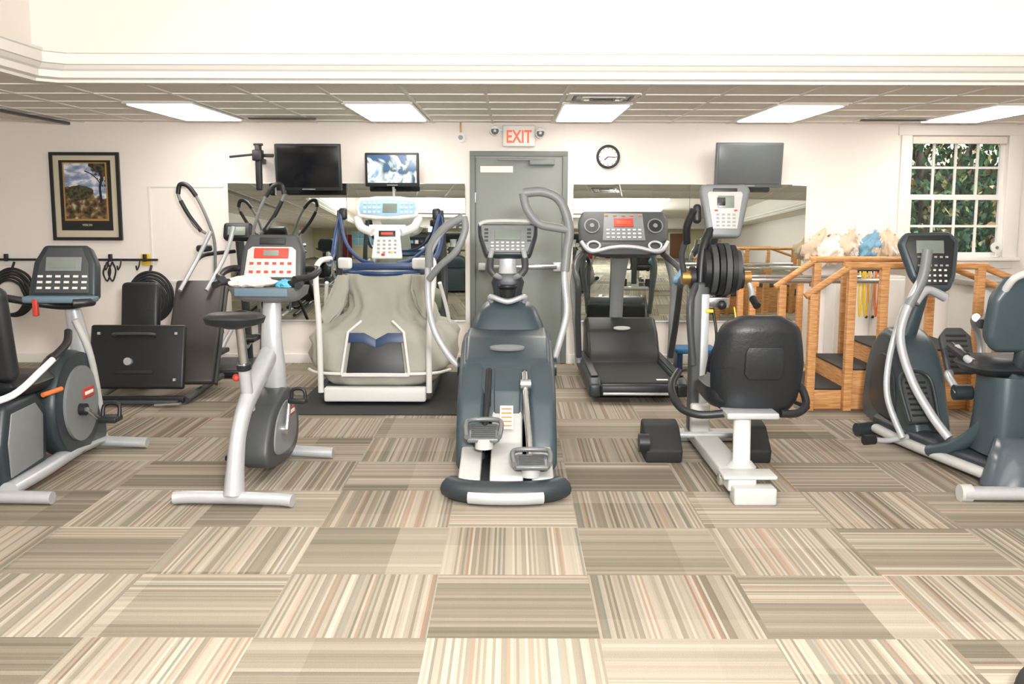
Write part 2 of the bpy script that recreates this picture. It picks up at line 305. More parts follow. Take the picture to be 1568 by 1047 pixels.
for i in range(17000):
    c=Vector((random.uniform(-2.6,2.8),random.uniform(-1,1.6),random.uniform(-.1,4.2)))
    if math.sin(c.x*3.1+1)+math.sin(c.z*4.3)+.8*math.sin(c.x*7+c.z*5)<(-2.2 if c.z<1.9 else -.9): continue
    s=random.uniform(.03,.08); E=Euler((random.uniform(0,6),random.uniform(0,6),random.uniform(0,6))).to_matrix()
    bm.faces.new([bm.verts.new(c+E@Vector(v)*s) for v in ((-1,0,0),(0,-.6,0),(1,0,.1),(0,.6,0))])
fin('leaves',bm,leafmat(),g,smooth=False)
TRK=mat('tree_bark',(116,104,90),.9,scale=12,var=.3)
tube(g,'trunk',[(-.9,.3,0),(-.8,.2,1.5),(-1.0,.2,3),(-.7,.2,4.4)],.06,TRK); tube(g,'branch',[(-.8,.2,1.5),(-.2,.1,2.4),(.4,0,4)],.035,TRK); tube(g,'trunk_second',[(.6,.4,0),(.5,.3,2),(.3,.3,4.4)],.04,TRK)
g=grp('lawn_ground',(5,14,-.12)); box(g,'grass',(0,0,0),(24,8.6,.1),mat('grass',(70,96,50),.9,scale=5,var=.3),0)
g=grp('garden_hedge',(6.5,15.4,0)); box(g,'hedge_mass',(0,0,1.05),(9,.6,2.2),mat('hedge_green',(52,88,60),.9,scale=7,var=.5,bump=1),.15)
# ------------------------------------------------------------ picture
g=grp('framed_picture',(-4.06,9.58,1.60)); 
boxes(g,'frame',[((-.315,0,0),(.03,.03,.83)),((.315,0,0),(.03,.03,.83)),((0,0,.40),(.60,.03,.03)),((0,0,-.40),(.60,.03,.03))],BK)
MATB=mat('picture_mat_tan',(206,196,172),.8,var=.02)
box(g,'mat_board',(0,.006,0),(.60,.008,.77),MATB,0); box(g,'inner_black',(0,.0,.01),(.49,.008,.66),BK,0); box(g,'gold_liner',(0,-.002,.045),(.42,.008,.55),GOLD,0)
def printmat():
    m=bpy.data.materials.new('landscape_print'); nt,mt=NT(m);N=nt.nodes;L=nt.links
    tc=N.new('ShaderNodeTexCoord'); s=N.new('ShaderNodeSeparateXYZ'); L.new(tc.outputs['Object'],s.inputs[0])
    def nz(sc_,sc3=(1,1,1)):
        mp=N.new('ShaderNodeMapping'); mp.inputs['Scale'].default_value=sc3; n=N.new('ShaderNodeTexNoise'); n.inputs['Scale'].default_value=sc_; n.inputs['Detail'].default_value=6
        L.new(tc.outputs['Object'],mp.inputs[0]); L.new(mp.outputs[0],n.inputs['Vector']); return n.outputs['Fac']
    sky=mkramp(nt,nz(7,(1,1,2.2)),[(.35,(96,116,150)),(.5,(150,164,190)),(.6,(226,226,232))])
    gr=mkramp(nt,nz(16),[(.35,(34,28,20)),(.48,(96,74,46)),(.58,(140,120,84)),(.68,(206,200,196))])
    h=mt('ADD',s.outputs[2],mt('MULTIPLY',mt('SUBTRACT',nz(9),.5),.22)); h=mt('ADD',h,mt('MULTIPLY',s.outputs[0],.25))
    f=mt('GREATER_THAN',h,.045); c=mkmix(nt,f,gr,sky)
    bx=mt('ADD',mt('POWER',mt('DIVIDE',mt('ADD',s.outputs[0],.06),.14),2.0),mt('POWER',mt('DIVIDE',mt('SUBTRACT',s.outputs[2],.035),.075),2.0))
    bx=mt('ADD',bx,mt('MULTIPLY',mt('SUBTRACT',nz(22),.5),1.2)); dk=mkramp(nt,nz(40),[(.4,(30,30,22)),(.6,(84,80,50))])
    c=mkmix(nt,mt('LESS_THAN',bx,.9),c,dk)
    br=mt('ADD',mt('MULTIPLY',s.outputs[0],1.0),mt('MULTIPLY',s.outputs[2],.9)); c=mkmix(nt,mt('GREATER_THAN',mt('ADD',br,mt('MULTIPLY',mt('SUBTRACT',nz(35),.5),.3)),.30),c,dk)
    L.new(c,N['Principled BSDF'].inputs['Base Color']); N['Principled BSDF'].inputs['Roughness'].default_value=.4; return m
box(g,'print',(0,-.004,.05),(.39,.008,.52),printmat(),0)
tube(g,'print_tree_trunk',[(.15,-.009,-.06),(.14,-.009,.08),(.16,-.009,.18),(.12,-.009,.28)],.012,BK,b=.001,ref=(1,0,0)); tube(g,'print_tree_branch',[(.15,-.009,.12),(.08,-.009,.2),(.0,-.009,.24)],.005,BK,b=.001,ref=(0,0,1))
text(g,'caption','VISION',.03,face((0,-.006,-.27),0),MATB)
# ------------------------------------------------------------ tvs
def tv(name,x,z,w,h,tilt,scr,bez,yy=9.38,pict=False):
    g=grp(name,(x,yy,z)); M=face((0,0,0),-tilt)
    box(g,'body',(0,0,-.03),(w,h,.05),bez,.008,mx=M); box(g,'screen',(0,.008,-.002),(w-.045,h-.055,.006),scr,.001,mx=M); box(g,'lower_bezel',(0,-h/2+.015,-.003),(w*.2,.008,.006),BTN,.001,mx=M)
    box(g,'wall_arm',(0,.11,-.02),(.06,.16,.06),BK,.008); box(g,'wall_plate',(0,.2,-.02),(.14,.02,.2),BK,.004)
    return g,M
tv('wall_television',-1.90,1.87,.61,.43,6,SCD,BK)
def tvm():
    m=bpy.data.materials.new('tv_picture'); nt,mt=NT(m);N=nt.nodes;L=nt.links
    tc=N.new('ShaderNodeTexCoord'); n=N.new('ShaderNodeTexNoise'); n.inputs['Scale'].default_value=5; n.inputs['Detail'].default_value=3; n.inputs['Distortion'].default_value=1.2; L.new(tc.outputs['Object'],n.inputs['Vector'])
    c=mkramp(nt,n.outputs['Fac'],[(.36,(40,90,150)),(.45,(70,84,90)),(.5,(140,160,170)),(.58,(215,222,226)),(.68,(90,140,185))])
    P=N['Principled BSDF']; L.new(c,P.inputs['Base Color']); L.new(c,P.inputs['Emission Color']); P.inputs['Emission Strength'].default_value=.2; P.inputs['Roughness'].default_value=.3; return m
g,M=tv('wall_television',-1.12,1.85,.50,.31,5,tvm(),BK)
tube(g,'cable',[(0,.1,-.15),(0,.15,-.3)],.012,WH)
tv('wall_television',2.20,1.90,.62,.41,7,mat('tv_grey_screen',(88,93,94),.25),mat('tv_silver_bezel',(92,97,98),.4))
g=grp('wall_speaker_bracket',(-2.36,9.4,1.88)); box(g,'post',(0,0,-.01),(.055,.06,.42),BK,.012); box(g,'arm',(-.14,0,.1),(.26,.035,.02),BK,.006,rot=(0,-6,0)); box(g,'clamp',(0,-.02,.1),(.09,.09,.1),BK,.01); box(g,'cap',(0,0,.2),(.08,.05,.02),BK,.004); box(g,'standoff',(0,.1,.05),(.05,.18,.05),BK,.005); box(g,'side_arm',(.09,0,.1),(.1,.03,.03),BK,.005)
rbox('trim_1',(-3.47,9.59,1.69),(-2.75,9.6,1.705),TRIM); rbox('trim_2',(-3.47,9.592,.80),(-3.455,9.6,1.69),TRIM); rbox('trim_3',(-3.47,9.588,.78),(-2.72,9.6,.80),TRIM)
g=grp('wall_hook_rail',(-4.25,9.57,1.0)); box(g,'rail',(0,0,0),(1.7,.02,.022),BK,.003)
for x in (-.6,.4,.73): box(g,'bracket',(x,-.01,.02),(.03,.04,.07),BK,.004); box(g,'plate',(x,.018,0),(.09,.006,.11),YEL if x>.6 else WH,.002)
for x in (-.75,-.2,.0,.38,.5,.68): tube(g,'hook',[(x,-.01,0),(x,-.03,-.05),(x,-.09,-.09),(x,-.11,-.05)],.007,BK)
for x in (.37,.42): tube(g,'strap',[(x,-.02,-.02),(x-.03,-.05,-.12),(x+.01,-.06,-.2),(x+.04,-.05,-.1),(x,-.02,-.02)],.008,RB)
def coil(name,x,y,z,r,n):
    g=grp(name,(x,y,z))
    for i in range(n):
        rr=r*(1-.07*i); tube(g,'loop',[(rr*math.cos(t*math.pi/8),-.02*i+random.uniform(-.01,.01),rr*math.sin(t*math.pi/8)*1.12-.01*i) for t in range(16)],.013,RB,ref=(0,1,0),closed=True,seg=3)
    tube(g,'hanger',[(0,.0,r*1.1),(0,.05,r*1.1+.06)],.012,BK); cyl(g,'grip',(-r*.9,-.05,-.04),(-r*.5,-.08,-.12),.025,BK)
coil('exercise_tubing_coil',-3.42,9.40,.66,.21,7); coil('exercise_tubing_coil',-4.72,9.40,.70,.20,5)
# ------------------------------------------------------------ centre elliptical
g=grp('elliptical_trainer',(-.03,4.97,0))
tube(g,'rear_foot',[(-.29,.10,.065),(-.2,.03,.06),(0,.0,.06),(.2,.03,.06),(.29,.10,.065)],.075,SLD,b=.058,ref=(0,1,0))
tube(g,'foot_bumper',[(-.19,-.035,.045),(-.1,-.055,.045),(0,-.06,.045),(.1,-.055,.045),(.19,-.035,.045)],.03,SV,b=.034,ref=(0,1,0))
prism(g,'base_pan',[(.06,.02),(.06,.09),(.9,.14),(.9,.02)],'YZ',-.24,.24,BK,.01)
prism(g,'deck_center',[(.05,.06),(.06,.13),(.5,.20),(.70,.40),(.8,.40),(.8,.06)],'YZ',-.085,.09,LG,.012)
for s in (-1,1):
    prism(g,'deck_rail',[(.05,.05),(.07,.12),(.52,.19),(.6,.30),(.8,.30),(.8,.05)],'YZ',s*.135,s*.25,LG,.012)
    prism(g,'shroud_side',[(.42,.05),(.50,.24),(.64,.42),(.86,.58),(1.2,.70),(1.5,.71),(1.8,.6),(1.9,.05)],'YZ',s*.12,s*.285,SL,.045,sm=0,seg=4)
prism(g,'shroud_top',[(.62,.30),(.72,.47),(.92,.61),(1.2,.715),(1.55,.73),(1.8,.6),(1.9,.05),(.9,.05)],'YZ',-.26,.26,SL,.03,seg=4)
prism(g,'center_inset',[(.60,.26),(.70,.46),(.86,.575),(.92,.55),(.8,.3)],'YZ',-.075,.08,SL,.01)
M=Matrix.Translation((0,1.02,.662))@Matrix.Rotation(R(22),4,'X'); 
cyl(g,'badge',(0,0,0),(0,0,.012),.5,MG,mx=M@Matrix.Diagonal((.21,.06,1,1)),n=40)
for s in (-1,1): box(g,'slot',(s*.105,.72,.475),(.03,.28,.03),BK,.01,rot=(38,0,0))
box(g,'warning_label',(0,.582,.33),(.075,.15,.004),PAP,.001,rot=(50,0,0)); boxes(g,'label_lines',[((0,-.055+.027*i,.004),(.06,.009,.002)) for i in range(5)],ORG,Matrix.Translation((0,.582,.33))@Matrix.Rotation(R(50),4,'X'))
loft(g,'upper_housing',[se((0,1.62,.60),.25,.22,4),se((0,1.65,.74),.235,.2,4),se((0,1.68,.84),.19,.16,4),se((0,1.68,.90),.12,.12,3)],SL)
loft(g,'column_lower',[se((0,1.66,.86),.115,.09),se((0,1.66,.95),.095,.08),se((0,1.64,1.02),.11,.08),se((0,1.64,1.08),.085,.06)],SLD)
loft(g,'column_upper',[se((0,1.64,1.05),.065,.05),se((0,1.62,1.14),.055,.045),se((0,1.62,1.26),.07,.04)],SV)
tube(g,'cup_holder',[(.055*math.cos(t*math.pi/8),1.56+.055*math.sin(t*math.pi/8),1.0) for t in range(16)],.013,BK,closed=True,seg=2); cyl(g,'cup_base',(0,1.56,.93),(0,1.56,.98),.045,BK,r2=.055)
tube(g,'column_ring',[(-.10,1.6,.88),(-.11,1.55,.93),(0,1.52,.90),(.11,1.55,.93),(.10,1.6,.88)],.018,SV,ref=(0,1,0))
for s in (-1,1):
    tube(g,'fixed_grip',[(s*.04,1.6,1.05),(s*.085,1.52,1.08),(s*.115,1.5,1.16),(s*.10,1.48,1.24)],.017,SV); tube(g,'grip_sleeve',[(s*.085,1.49,1.08),(s*.112,1.49,1.12),(s*.11,1.48,1.19)],.024,DG)
M=face((0,1.58,1.31),28)
prism(g,'console_shell',[(-.20,.11),(.20,.11),(.195,.03),(.15,-.12),(-.15,-.12),(-.195,.03)],'XY',-.07,0,SLD,.018,mx=M)
prism(g,'console_face',[(-.175,.095),(.175,.095),(.17,.02),(.13,-.10),(-.13,-.10),(-.17,.02)],'XY',0,.008,MG,.004,mx=M)
tube(g,'console_top_lip',[(-.19,.10,.0),(-.12,.125,0),(.12,.125,0),(.19,.10,0)],.014,LG,mx=M,ref=(0,0,1))
box(g,'display',(0,.02,.012),(.17,.07,.008),SCR,.003,mx=M); btns(g,'console_buttons',M,-.10,.10,-.085,-.035,7,3,(.018,.01),BTW,.012); btns(g,'console_keys',M,-.14,.14,-.02,.06,2,4,(.025,.012),DG,.012)
tube(g,'swing_arm_left',[(-.285,1.22,.50),(-.37,1.27,.58),(-.46,1.33,.72),(-.50,1.35,.88),(-.505,1.35,1.05),(-.49,1.31,1.22),(-.40,1.27,1.37),(-.27,1.25,1.45)],.021,SV)
tube(g,'arm_grip_left',[(-.495,1.33,1.14),(-.48,1.30,1.27),(-.39,1.27,1.385),(-.275,1.25,1.452)],.027,MG)
tube(g,'arm_loop_left',[(-.27,1.25,1.45),(-.262,1.22,1.37),(-.32,1.22,1.24),(-.42,1.27,1.15),(-.495,1.33,1.06)],.022,MG)
tube(g,'swing_arm_right',[(.285,1.3,.52),(.34,1.4,.66),(.385,1.46,.84),(.37,1.48,1.04),(.375,1.5,1.2),(.395,1.5,1.38),(.33,1.5,1.56),(.23,1.5,1.605),(.10,1.5,1.60)],.022,SV)
tube(g,'arm_grip_right',[(.372,1.49,1.10),(.385,1.5,1.24),(.398,1.5,1.38),(.34,1.5,1.55),(.23,1.5,1.61),(.10,1.5,1.602)],.030,MG)
tube(g,'arm_loop_right',[(.10,1.5,1.60),(.125,1.48,1.50),(.2,1.48,1.41),(.30,1.49,1.385),(.39,1.5,1.37)],.027,MG)
for s in (-1,1): cyl(g,'arm_pivot',(s*.27,1.22,.52),(s*.31,1.22,.52),.06,SLD)
tube(g,'pedal_arm_left',[(-.105,.84,.56),(-.11,.62,.42),(-.12,.48,.30),(-.12,.30,.24)],.018,BK); tube(g,'pedal_arm_right',[(.105,.82,.55),(.11,.6,.42),(.125,.4,.26),(.13,.2,.15)],.018,CH)
cyl(g,'arm_joint',(.08,.70,.50),(.14,.70,.50),.03,CH)
pedal(g,'pedal_left',(-.125,.38,.285),.20,.24,PED,(8,0,0)); pedal(g,'pedal_right',(.135,.14,.185),.205,.22,PED,(3,0,0))
cyl(g,'pedal_cup',(-.12,.30,.22),(-.12,.30,.275),.05,LG); cyl(g,'pedal_cup_right',(.13,.10,.12),(.13,.10,.175),.05,LG)
# ------------------------------------------------------------ upright bike
g=grp('upright_exercise_bike',(-1.42,4.93,0),-4)
tube(g,'rear_stabilizer',[(-.31,-.01,.035),(-.2,0,.04),(.2,0,.04),(.31,-.01,.035)],.04,SV,b=.033,ref=(0,1,0))
tube(g,'frame_arch',[(0,.01,.05),(0,.04,.18),(0,.10,.34),(0,.22,.47),(0,.42,.58),(0,.62,.68)],.048,SV,b=.062,rs=[.055,.045,.04,.042,.05,.05])
tube(g,'seat_tube',[(0,.28,.44),(0,.22,.70)],.033,SV); tube(g,'seat_post',[(0,.23,.66),(0,.18,.90)],.024,CH); cyl(g,'seat_collar',(0,.225,.67),(0,.217,.70),.038,BK); sph(g,'adjust_knob',(-.05,.24,.62),.02,RED)
loft(g,'seat',[se((0,.13,.90),.05,.08,2.2),se((0,.11,.925),.14,.13,2.5),se((0,.11,.955),.15,.145,2.5),se((0,.10,.975),.125,.12,2.5)],VN); tube(g,'seat_nose',[(0,.2,.94),(0,.28,.945),(0,.34,.935)],.05,VN,b=.03,rs=[.07,.045,.03])
prism(g,'flywheel_housing',[(.34,.14),(.5,.07),(.82,.07),(.95,.17),(.94,.34),(.84,.46),(.66,.48),(.44,.36)],'YZ',-.075,.075,DG,.025,sm=4)
prism(g,'housing_side_plate',[(.44,.18),(.56,.13),(.78,.14),(.86,.22),(.85,.33),(.76,.40),(.64,.41),(.49,.33)],'YZ',.075,.085,MG,.004,sm=4)
box(g,'logo_label',(.088,.75,.34),(.004,.13,.05),RED,.002); box(g,'logo_text_bar',(.091,.75,.34),(.004,.1,.02),PAP,.001)
cyl(g,'crank_hub',(-.10,.58,.27),(.11,.58,.27),.03,CH); tube(g,'crank_arm_right',[(.11,.58,.27),(.115,.62,.42)],.014,CH); tube(g,'crank_arm_left',[(-.1,.58,.27),(-.11,.50,.13)],.014,CH)
box(g,'pedal_right',(.17,.62,.43),(.10,.09,.03),BK,.008); tube(g,'pedal_strap_right',[(.13,.62,.44),(.14,.62,.49),(.20,.62,.49),(.21,.62,.44)],.01,BK); box(g,'pedal_left',(-.16,.50,.125),(.10,.09,.03),BK,.008)
tube(g,'front_stabilizer',[(-.25,.98,.035),(.0,.98,.045),(.27,.98,.035)],.04,SV,b=.033,ref=(0,1,0)); tube(g,'front_leg',[(0,.8,.10),(0,.98,.045)],.04,SV)
tube(g,'mast',[(0,.76,.38),(0,.72,.60),(0,.70,.80),(0,.74,1.02)],.06,SV,b=.045,rs=[.065,.072,.06,.05])
box(g,'mast_bolt',(-.03,.655,.68),(.012,.01,.012),DG,.002)
loft(g,'console_tray',[se((0,.72,.985),.15,.10,4),se((0,.70,1.02),.20,.13,4),se((0,.68,1.07),.215,.15,4)],MG); box(g,'tray_blue_panel',(0,.535,1.045),(.30,.01,.045),mat('tray_blue',(92,112,126),.5),.004)
M=face((0,.74,1.22),20)
prism(g,'console_shell',[(-.14,.15),(.14,.15),(.175,.06),(.185,-.13),(-.185,-.13),(-.175,.06)],'XY',-.09,0,DG,.02,mx=M)
prism(g,'console_face',[(-.115,.07),(.115,.07),(.14,.05),(.15,-.11),(-.15,-.11),(-.14,.05)],'XY',0,.007,LG,.004,mx=M)
box(g,'display_red',(0,.03,.01),(.20,.06,.006),RED,.003,mx=M); box(g,'display_lcd',(0,.03,.014),(.09,.035,.004),SCR,.002,mx=M); box(g,'top_dark',(0,.105,.004),(.15,.04,.006),BK,.003,mx=M); btns(g,'console_buttons',M,-.11,.11,-.08,-.03,6,2,(.022,.014),RED,.009)
tube(g,'handlebar',[(-.20,.50,1.12),(-.26,.62,1.13),(-.24,.80,1.16),(0,.86,1.14),(.24,.80,1.16),(.26,.62,1.13),(.20,.50,1.12)],.02,BK)
tube(g,'inner_grip',[(-.1,.6,1.08),(-.21,.56,1.10),(-.23,.46,1.09)],.02,BK); tube(g,'inner_grip_right',[(.1,.6,1.08),(.21,.56,1.10),(.23,.46,1.09)],.02,BK)
lump(g,'crumpled_towel',(-.08,.61,1.105),(.11,.08,.04),WHC,2,.3); lump(g,'tissue_pack',(.12,.61,1.09),(.05,.045,.028),mat('aqua_packet',(90,175,205),.6),4,.25)
# ------------------------------------------------------------ recumbent bike (left)
g=grp('recumbent_exercise_bike',(-2.64,4.94,0))
tube(g,'rear_stabilizer',[(-.30,0,.035),(0,0,.04),(.29,0,.035)],.042,SV,b=.033,ref=(0,1,0)); tube(g,'front_stabilizer',[(-.31,1.2,.035),(0,1.2,.045),(.34,1.2,.035)],.042,SV,b=.033,ref=(0,1,0))
tube(g,'base_rail',[(.06,.02,.07),(.07,.4,.08),(.06,.8,.09),(.05,1.2,.07)],.05,SV,b=.04)
prism(g,'rear_shroud',[(.02,.08),(.0,.30),(.06,.50),(.40,.52),(.52,.40),(.48,.10)],'YZ',-.34,.05,SLD,.03); prism(g,'shroud_panel',[(.06,.12),(.05,.30),(.10,.45),(.36,.46),(.44,.38),(.41,.14)],'YZ',.05,.06,MG,.005); box(g,'shroud_rear_panel',(-.14,.0,.28),(.30,.012,.32),MG,.004)
loft(g,'seat',[se((-.11,.40,.52),.18,.18,4),se((-.11,.40,.57),.21,.21,4),se((-.11,.40,.61),.18,.19,4)],VN)
M=Matrix.Translation((-.11,.10,.86))@Matrix.Rotation(R(10),4,'X'); box(g,'seat_back',(0,0,0),(.40,.09,.50),VN,.05,mx=M,seg=5)
tube(g,'seat_frame',[(-.1,.02,.50),(.10,.04,.56),(.17,.22,.66),(.17,.40,.71)],.018,WH); tube(g,'side_grip',[(.17,.34,.70),(.18,.50,.76),(.16,.58,.82)],.022,BK); tube(g,'seat_frame_left',[(-.2,.02,.50),(-.3,.04,.60),(-.38,.22,.70),(-.37,.5,.75)],.018,WH)
cyl(g,'seat_lever',(.10,.36,.50),(.14,.50,.51),.013,ORG)
cyl(g,'wheel_shroud',(-.03,.80,.37),(.105,.80,.37),.30,SLD,n=48); tube(g,'wheel_rim',[(.03,.80+.285*math.cos(t*math.pi/12),.37+.285*math.sin(t*math.pi/12)) for t in range(24)],.075,SLD,b=.03,closed=True,seg=2)
cyl(g,'wheel_face',(.10,.80,.37),(.122,.80,.37),.22,MG,n=48); box(g,'logo_label',(.125,.88,.42),(.006,.15,.06),RED,.002); box(g,'logo_text_bar',(.129,.88,.42),(.004,.11,.02),PAP,.001)
cyl(g,'crank_hub',(-.1,.76,.34),(.16,.76,.34),.035,BK); tube(g,'crank_arm',[(.16,.76,.34),(.165,.9,.26)],.014,CH); box(g,'pedal_right',(.23,.92,.25),(.11,.12,.035),BK,.01); tube(g,'pedal_strap',[(.18,.93,.26),(.19,.95,.33),(.27,.95,.33),(.28,.93,.26)],.012,BK); tube(g,'crank_arm_left',[(-.08,.76,.34),(-.085,.66,.45)],.014,CH); box(g,'pedal_left',(-.15,.64,.47),(.11,.12,.035),BK,.01)
box(g,'front_lower_body',(.03,1.05,.16),(.14,.3,.2),SL,.04); tube(g,'mast',[(.05,1.06,.35),(.05,1.0,.62),(.02,.96,.92)],.05,SV,b=.04,rs=[.06,.065,.045]); tube(g,'mast_brace',[(.10,1.1,.25),(.12,.95,.62),(.06,.9,.85)],.02,LG)
M=face((0,.92,1.13),18)
prism(g,'console_shell',[(-.13,.165),(.13,.165),(.185,.06),(.20,-.15),(-.20,-.15),(-.185,.06)],'XY',-.09,0,SLD,.02,mx=M); prism(g,'console_face',[(-.10,.145),(.10,.145),(.145,.05),(.16,-.13),(-.16,-.13),(-.145,.05)],'XY',0,.007,DG,.004,mx=M)
box(g,'display',(0,.045,.01),(.16,.05,.006),SCR,.003,mx=M); box(g,'display_frame',(0,.045,.008),(.21,.085,.006),MG,.003,mx=M); btns(g,'console_buttons',M,-.13,.13,-.10,-.03,6,3,(.03,.013),BTW,.009)
box(g,'console_tray',(0,.86,.975),(.40,.14,.04),mat('tray_blue_grey',(104,124,138),.4),.015)
tube(g,'handlebar',[(-.34,.42,1.0),(-.30,.7,1.0),(-.14,.86,.95),(0,.9,.93),(.14,.86,.95),(.24,.72,.97),(.16,.66,.97)],.022,BK); box(g,'bar_clip_red',(-.12,.80,.93),(.03,.03,.10),RED,.006)
# ------------------------------------------------------------ harness treadmill
g=grp('bodyweight_support_treadmill',(-1.05,7.5,0))
box(g,'near_bumper',(0,.04,.085),(.78,.09,.11),WH,.015); box(g,'base_frame',(0,.95,.08),(.86,1.75,.10),DG,.02)
nsec=[(.13,.44,.60,.72,.008),(.16,.47,.63,.72,.012),(.20,.50,.64,.74,.015),(.235,.53,.655,.74,.004),(.26,.585,.66,.76,.012),(.33,.60,.64,.77,.022),(.40,.59,.625,.79,.014),(.47,.60,.60,.81,.024),(.53,.56,.54,.81,.02),(.57,.49,.46,.79,.03),(.61,.38,.37,.75,.04),(.66,.30,.33,.73,.05),(.72,.265,.31,.71,.055),(.79,.27,.30,.70,.045),(.86,.30,.29,.70,.035),(.93,.32,.28,.70,.02),(.98,.32,.27,.70,.01)]
loft(g,'air_chamber_fabric',[se((0,cy,z),hx,hy,3.2,96,fold=f,ph=z*9+math.sin(z*31),fr=13) for z,hx,hy,cy,f in nsec],FAB,ang=75)
tube(g,'waist_ring',[(.33*math.cos(t*math.pi/8),.70+.28*math.sin(t*math.pi/8),.985) for t in range(16)],.02,NV,closed=True,seg=3); 
for s in (-1,1):
    loft(g,'fabric_flap',[se((s*.30,.44,.97),.045,.03,2.5,24,.1,1),se((s*.315,.42,.86),.065,.03,2.5,24,.12,2),se((s*.36,.40,.74),.08,.03,2.5,24,.14,3),se((s*.40,.38,.66),.075,.03,2.5,24,.12,4),se((s*.42,.36,.60),.03,.02,2.5,24,.1,5)],FAB)
M=face((0,.095,.385),12)
for s in (-1,1): prism(g,'window_top_trim',[(s*.205,.165),(s*.09,.165),(0,.115),(0,.05),(s*.10,.09),(s*.215,.09)],'XY',0,.012,NV,.002,mx=M)
prism(g,'chamber_window',[(-.19,.12),(-.10,.12),(0,.07),(.10,.12),(.19,.12),(.225,-.145),(-.225,-.145)],'XY',-.005,.009,BK,.003,mx=M)
for s in (-1,1): tube(g,'white_piping',[(s*.26,-.16,.014),(s*.215,.17,.014),(s*.12,.26,-.04)],.011,WH,mx=M,smooth=False)
tube(g,'white_piping',[(-.26,-.165,.014),(.26,-.165,.014)],.011,WH,mx=M)
tube(g,'chamber_seam',[(-.56,.30,.235),(-.47,.14,.235),(-.3,.075,.235),(0,.06,.235),(.3,.075,.235),(.47,.14,.235),(.56,.30,.235)],.012,WH)
for s in (-1,1):
    tube(g,'upright',[(s*.415,.02,.10),(s*.42,.03,.6),(s*.45,.10,.98),(s*.44,.22,1.09),(s*.40,.45,1.10)],.022,WH)
    tube(g,'side_rail_blue',[(s*.40,.40,1.08),(s*.43,.75,1.12),(s*.45,1.05,1.3),(s*.42,1.15,1.47)],.022,NV)
    tube(g,'inner_frame_blue',[(s*.43,1.1,1.47),(s*.36,.95,1.22),(s*.22,.8,1.08),(s*.1,.75,1.05)],.016,NV)
    tube(g,'rear_post',[(s*.44,1.2,.1),(s*.46,1.2,.9),(s*.43,1.14,1.48)],.028,DG)
    tube(g,'console_arm',[(s*.26,.98,1.42),(s*.22,.93,1.34),(s*.12,.88,1.30)],.035,WH)
    box(g,'head_pad',(s*.40,1.1,1.45),(.07,.06,.10),BK,.02)
    tube(g,'leg_tube',[(s*.44,1.2,.1),(s*.52,.9,.5),(s*.46,.6,.9)],.016,WH); box(g,'hip_pad',(s*.30,.55,1.06),(.12,.05,.09),WH,.02,rot=(0,0,s*20))
box(g,'lower_cross_blue',(0,.62,1.035),(.62,.04,.05),NV,.01)
M=face((0,.95,1.50),15); prism(g,'upper_console_shell',[(-.27,.0),(-.25,.08),(-.1,.105),(.1,.105),(.25,.08),(.27,.0),(.25,-.07),(.1,-.09),(-.1,-.09),(-.25,-.07)],'XY',-.04,0,WH,.012,mx=M)
prism(g,'upper_console_face',[(-.24,.0),(-.225,.06),(0,.08),(.225,.06),(.24,0),(.225,-.05),(0,-.068),(-.225,-.05)],'XY',0,.006,LB,.002,mx=M); box(g,'touch_screen',(.02,.0,.008),(.12,.08,.006),SCR,.003,mx=M); btns(g,'left_keys',M,-.19,-.07,-.035,.04,4,3,(.022,.015),BTW,.008); btns(g,'right_keys',M,.12,.2,-.035,.04,3,3,(.022,.015),BTW,.008)
M=face((0,.88,1.22),15); prism(g,'lower_console',[(-.16,.15),(.16,.15),(.11,.05),(.13,-.14),(-.13,-.14),(-.11,.05)],'XY',-.04,0,WH,.012,mx=M); box(g,'led_display',(0,.07,.004),(.14,.05,.006),BK,.002,mx=M); box(g,'led_digits',(0,.07,.008),(.10,.02,.004),LED,.001,mx=M); btns(g,'control_keys',M,-.07,.07,-.09,.01,4,4,(.022,.014),BTN,.004); box(g,'stop_key',(-.03,-.11,.006),(.03,.02,.006),RED,.002,mx=M); box(g,'key_yellow',(.04,-.09,.006),(.02,.02,.006),YEL,.002,mx=M)
g=grp('exercise_floor_mat',(-1.02,8.1,.004)); box(g,'mat',(0,0,0),(1.26,1.9,.008),RB,.002)
# ------------------------------------------------------------ treadmill
g=grp('treadmill',(.985,7.62,0))
box(g,'belt',(0,.72,.15),(.58,1.40,.03),RB,.01); box(g,'deck_body',(0,.8,.09),(.70,1.5,.10),BK,.02)
for s in (-1,1):
    prism(g,'side_rail',[(-.02,.05),(-.02,.15),(.06,.19),(1.5,.20),(1.6,.05)],'YZ',s*.29,s*.385,SLD,.02); box(g,'foot_strip',(s*.335,.7,.20),(.06,1.2,.01),BK,.004)
box(g,'rear_roller_cover',(0,-.02,.11),(.60,.06,.09),BK,.02); box(g,'silver_strip',(0,-.052,.085),(.56,.01,.02),SV,.003); box(g,'belt_label',(.2,.12,.167),(.09,.05,.003),PAP,.001)
prism(g,'motor_hood',[(1.0,.15),(1.05,.24),(1.22,.42),(1.42,.52),(1.62,.48),(1.66,.08),(1.0,.08)],'YZ',-.32,.32,BK,.04,seg=4); cyl(g,'hood_badge',(0,0,0),(0,0,.01),.5,LG,mx=Matrix.Translation((0,1.24,.435))@Matrix.Rotation(R(32),4,'X')@Matrix.Diagonal((.15,.05,1,1)))
tube(g,'center_mast',[(-.03,1.5,.45),(-.02,1.48,.8),(0,1.42,1.12)],.07,MG,b=.03,rs=[.06,.06,.085])
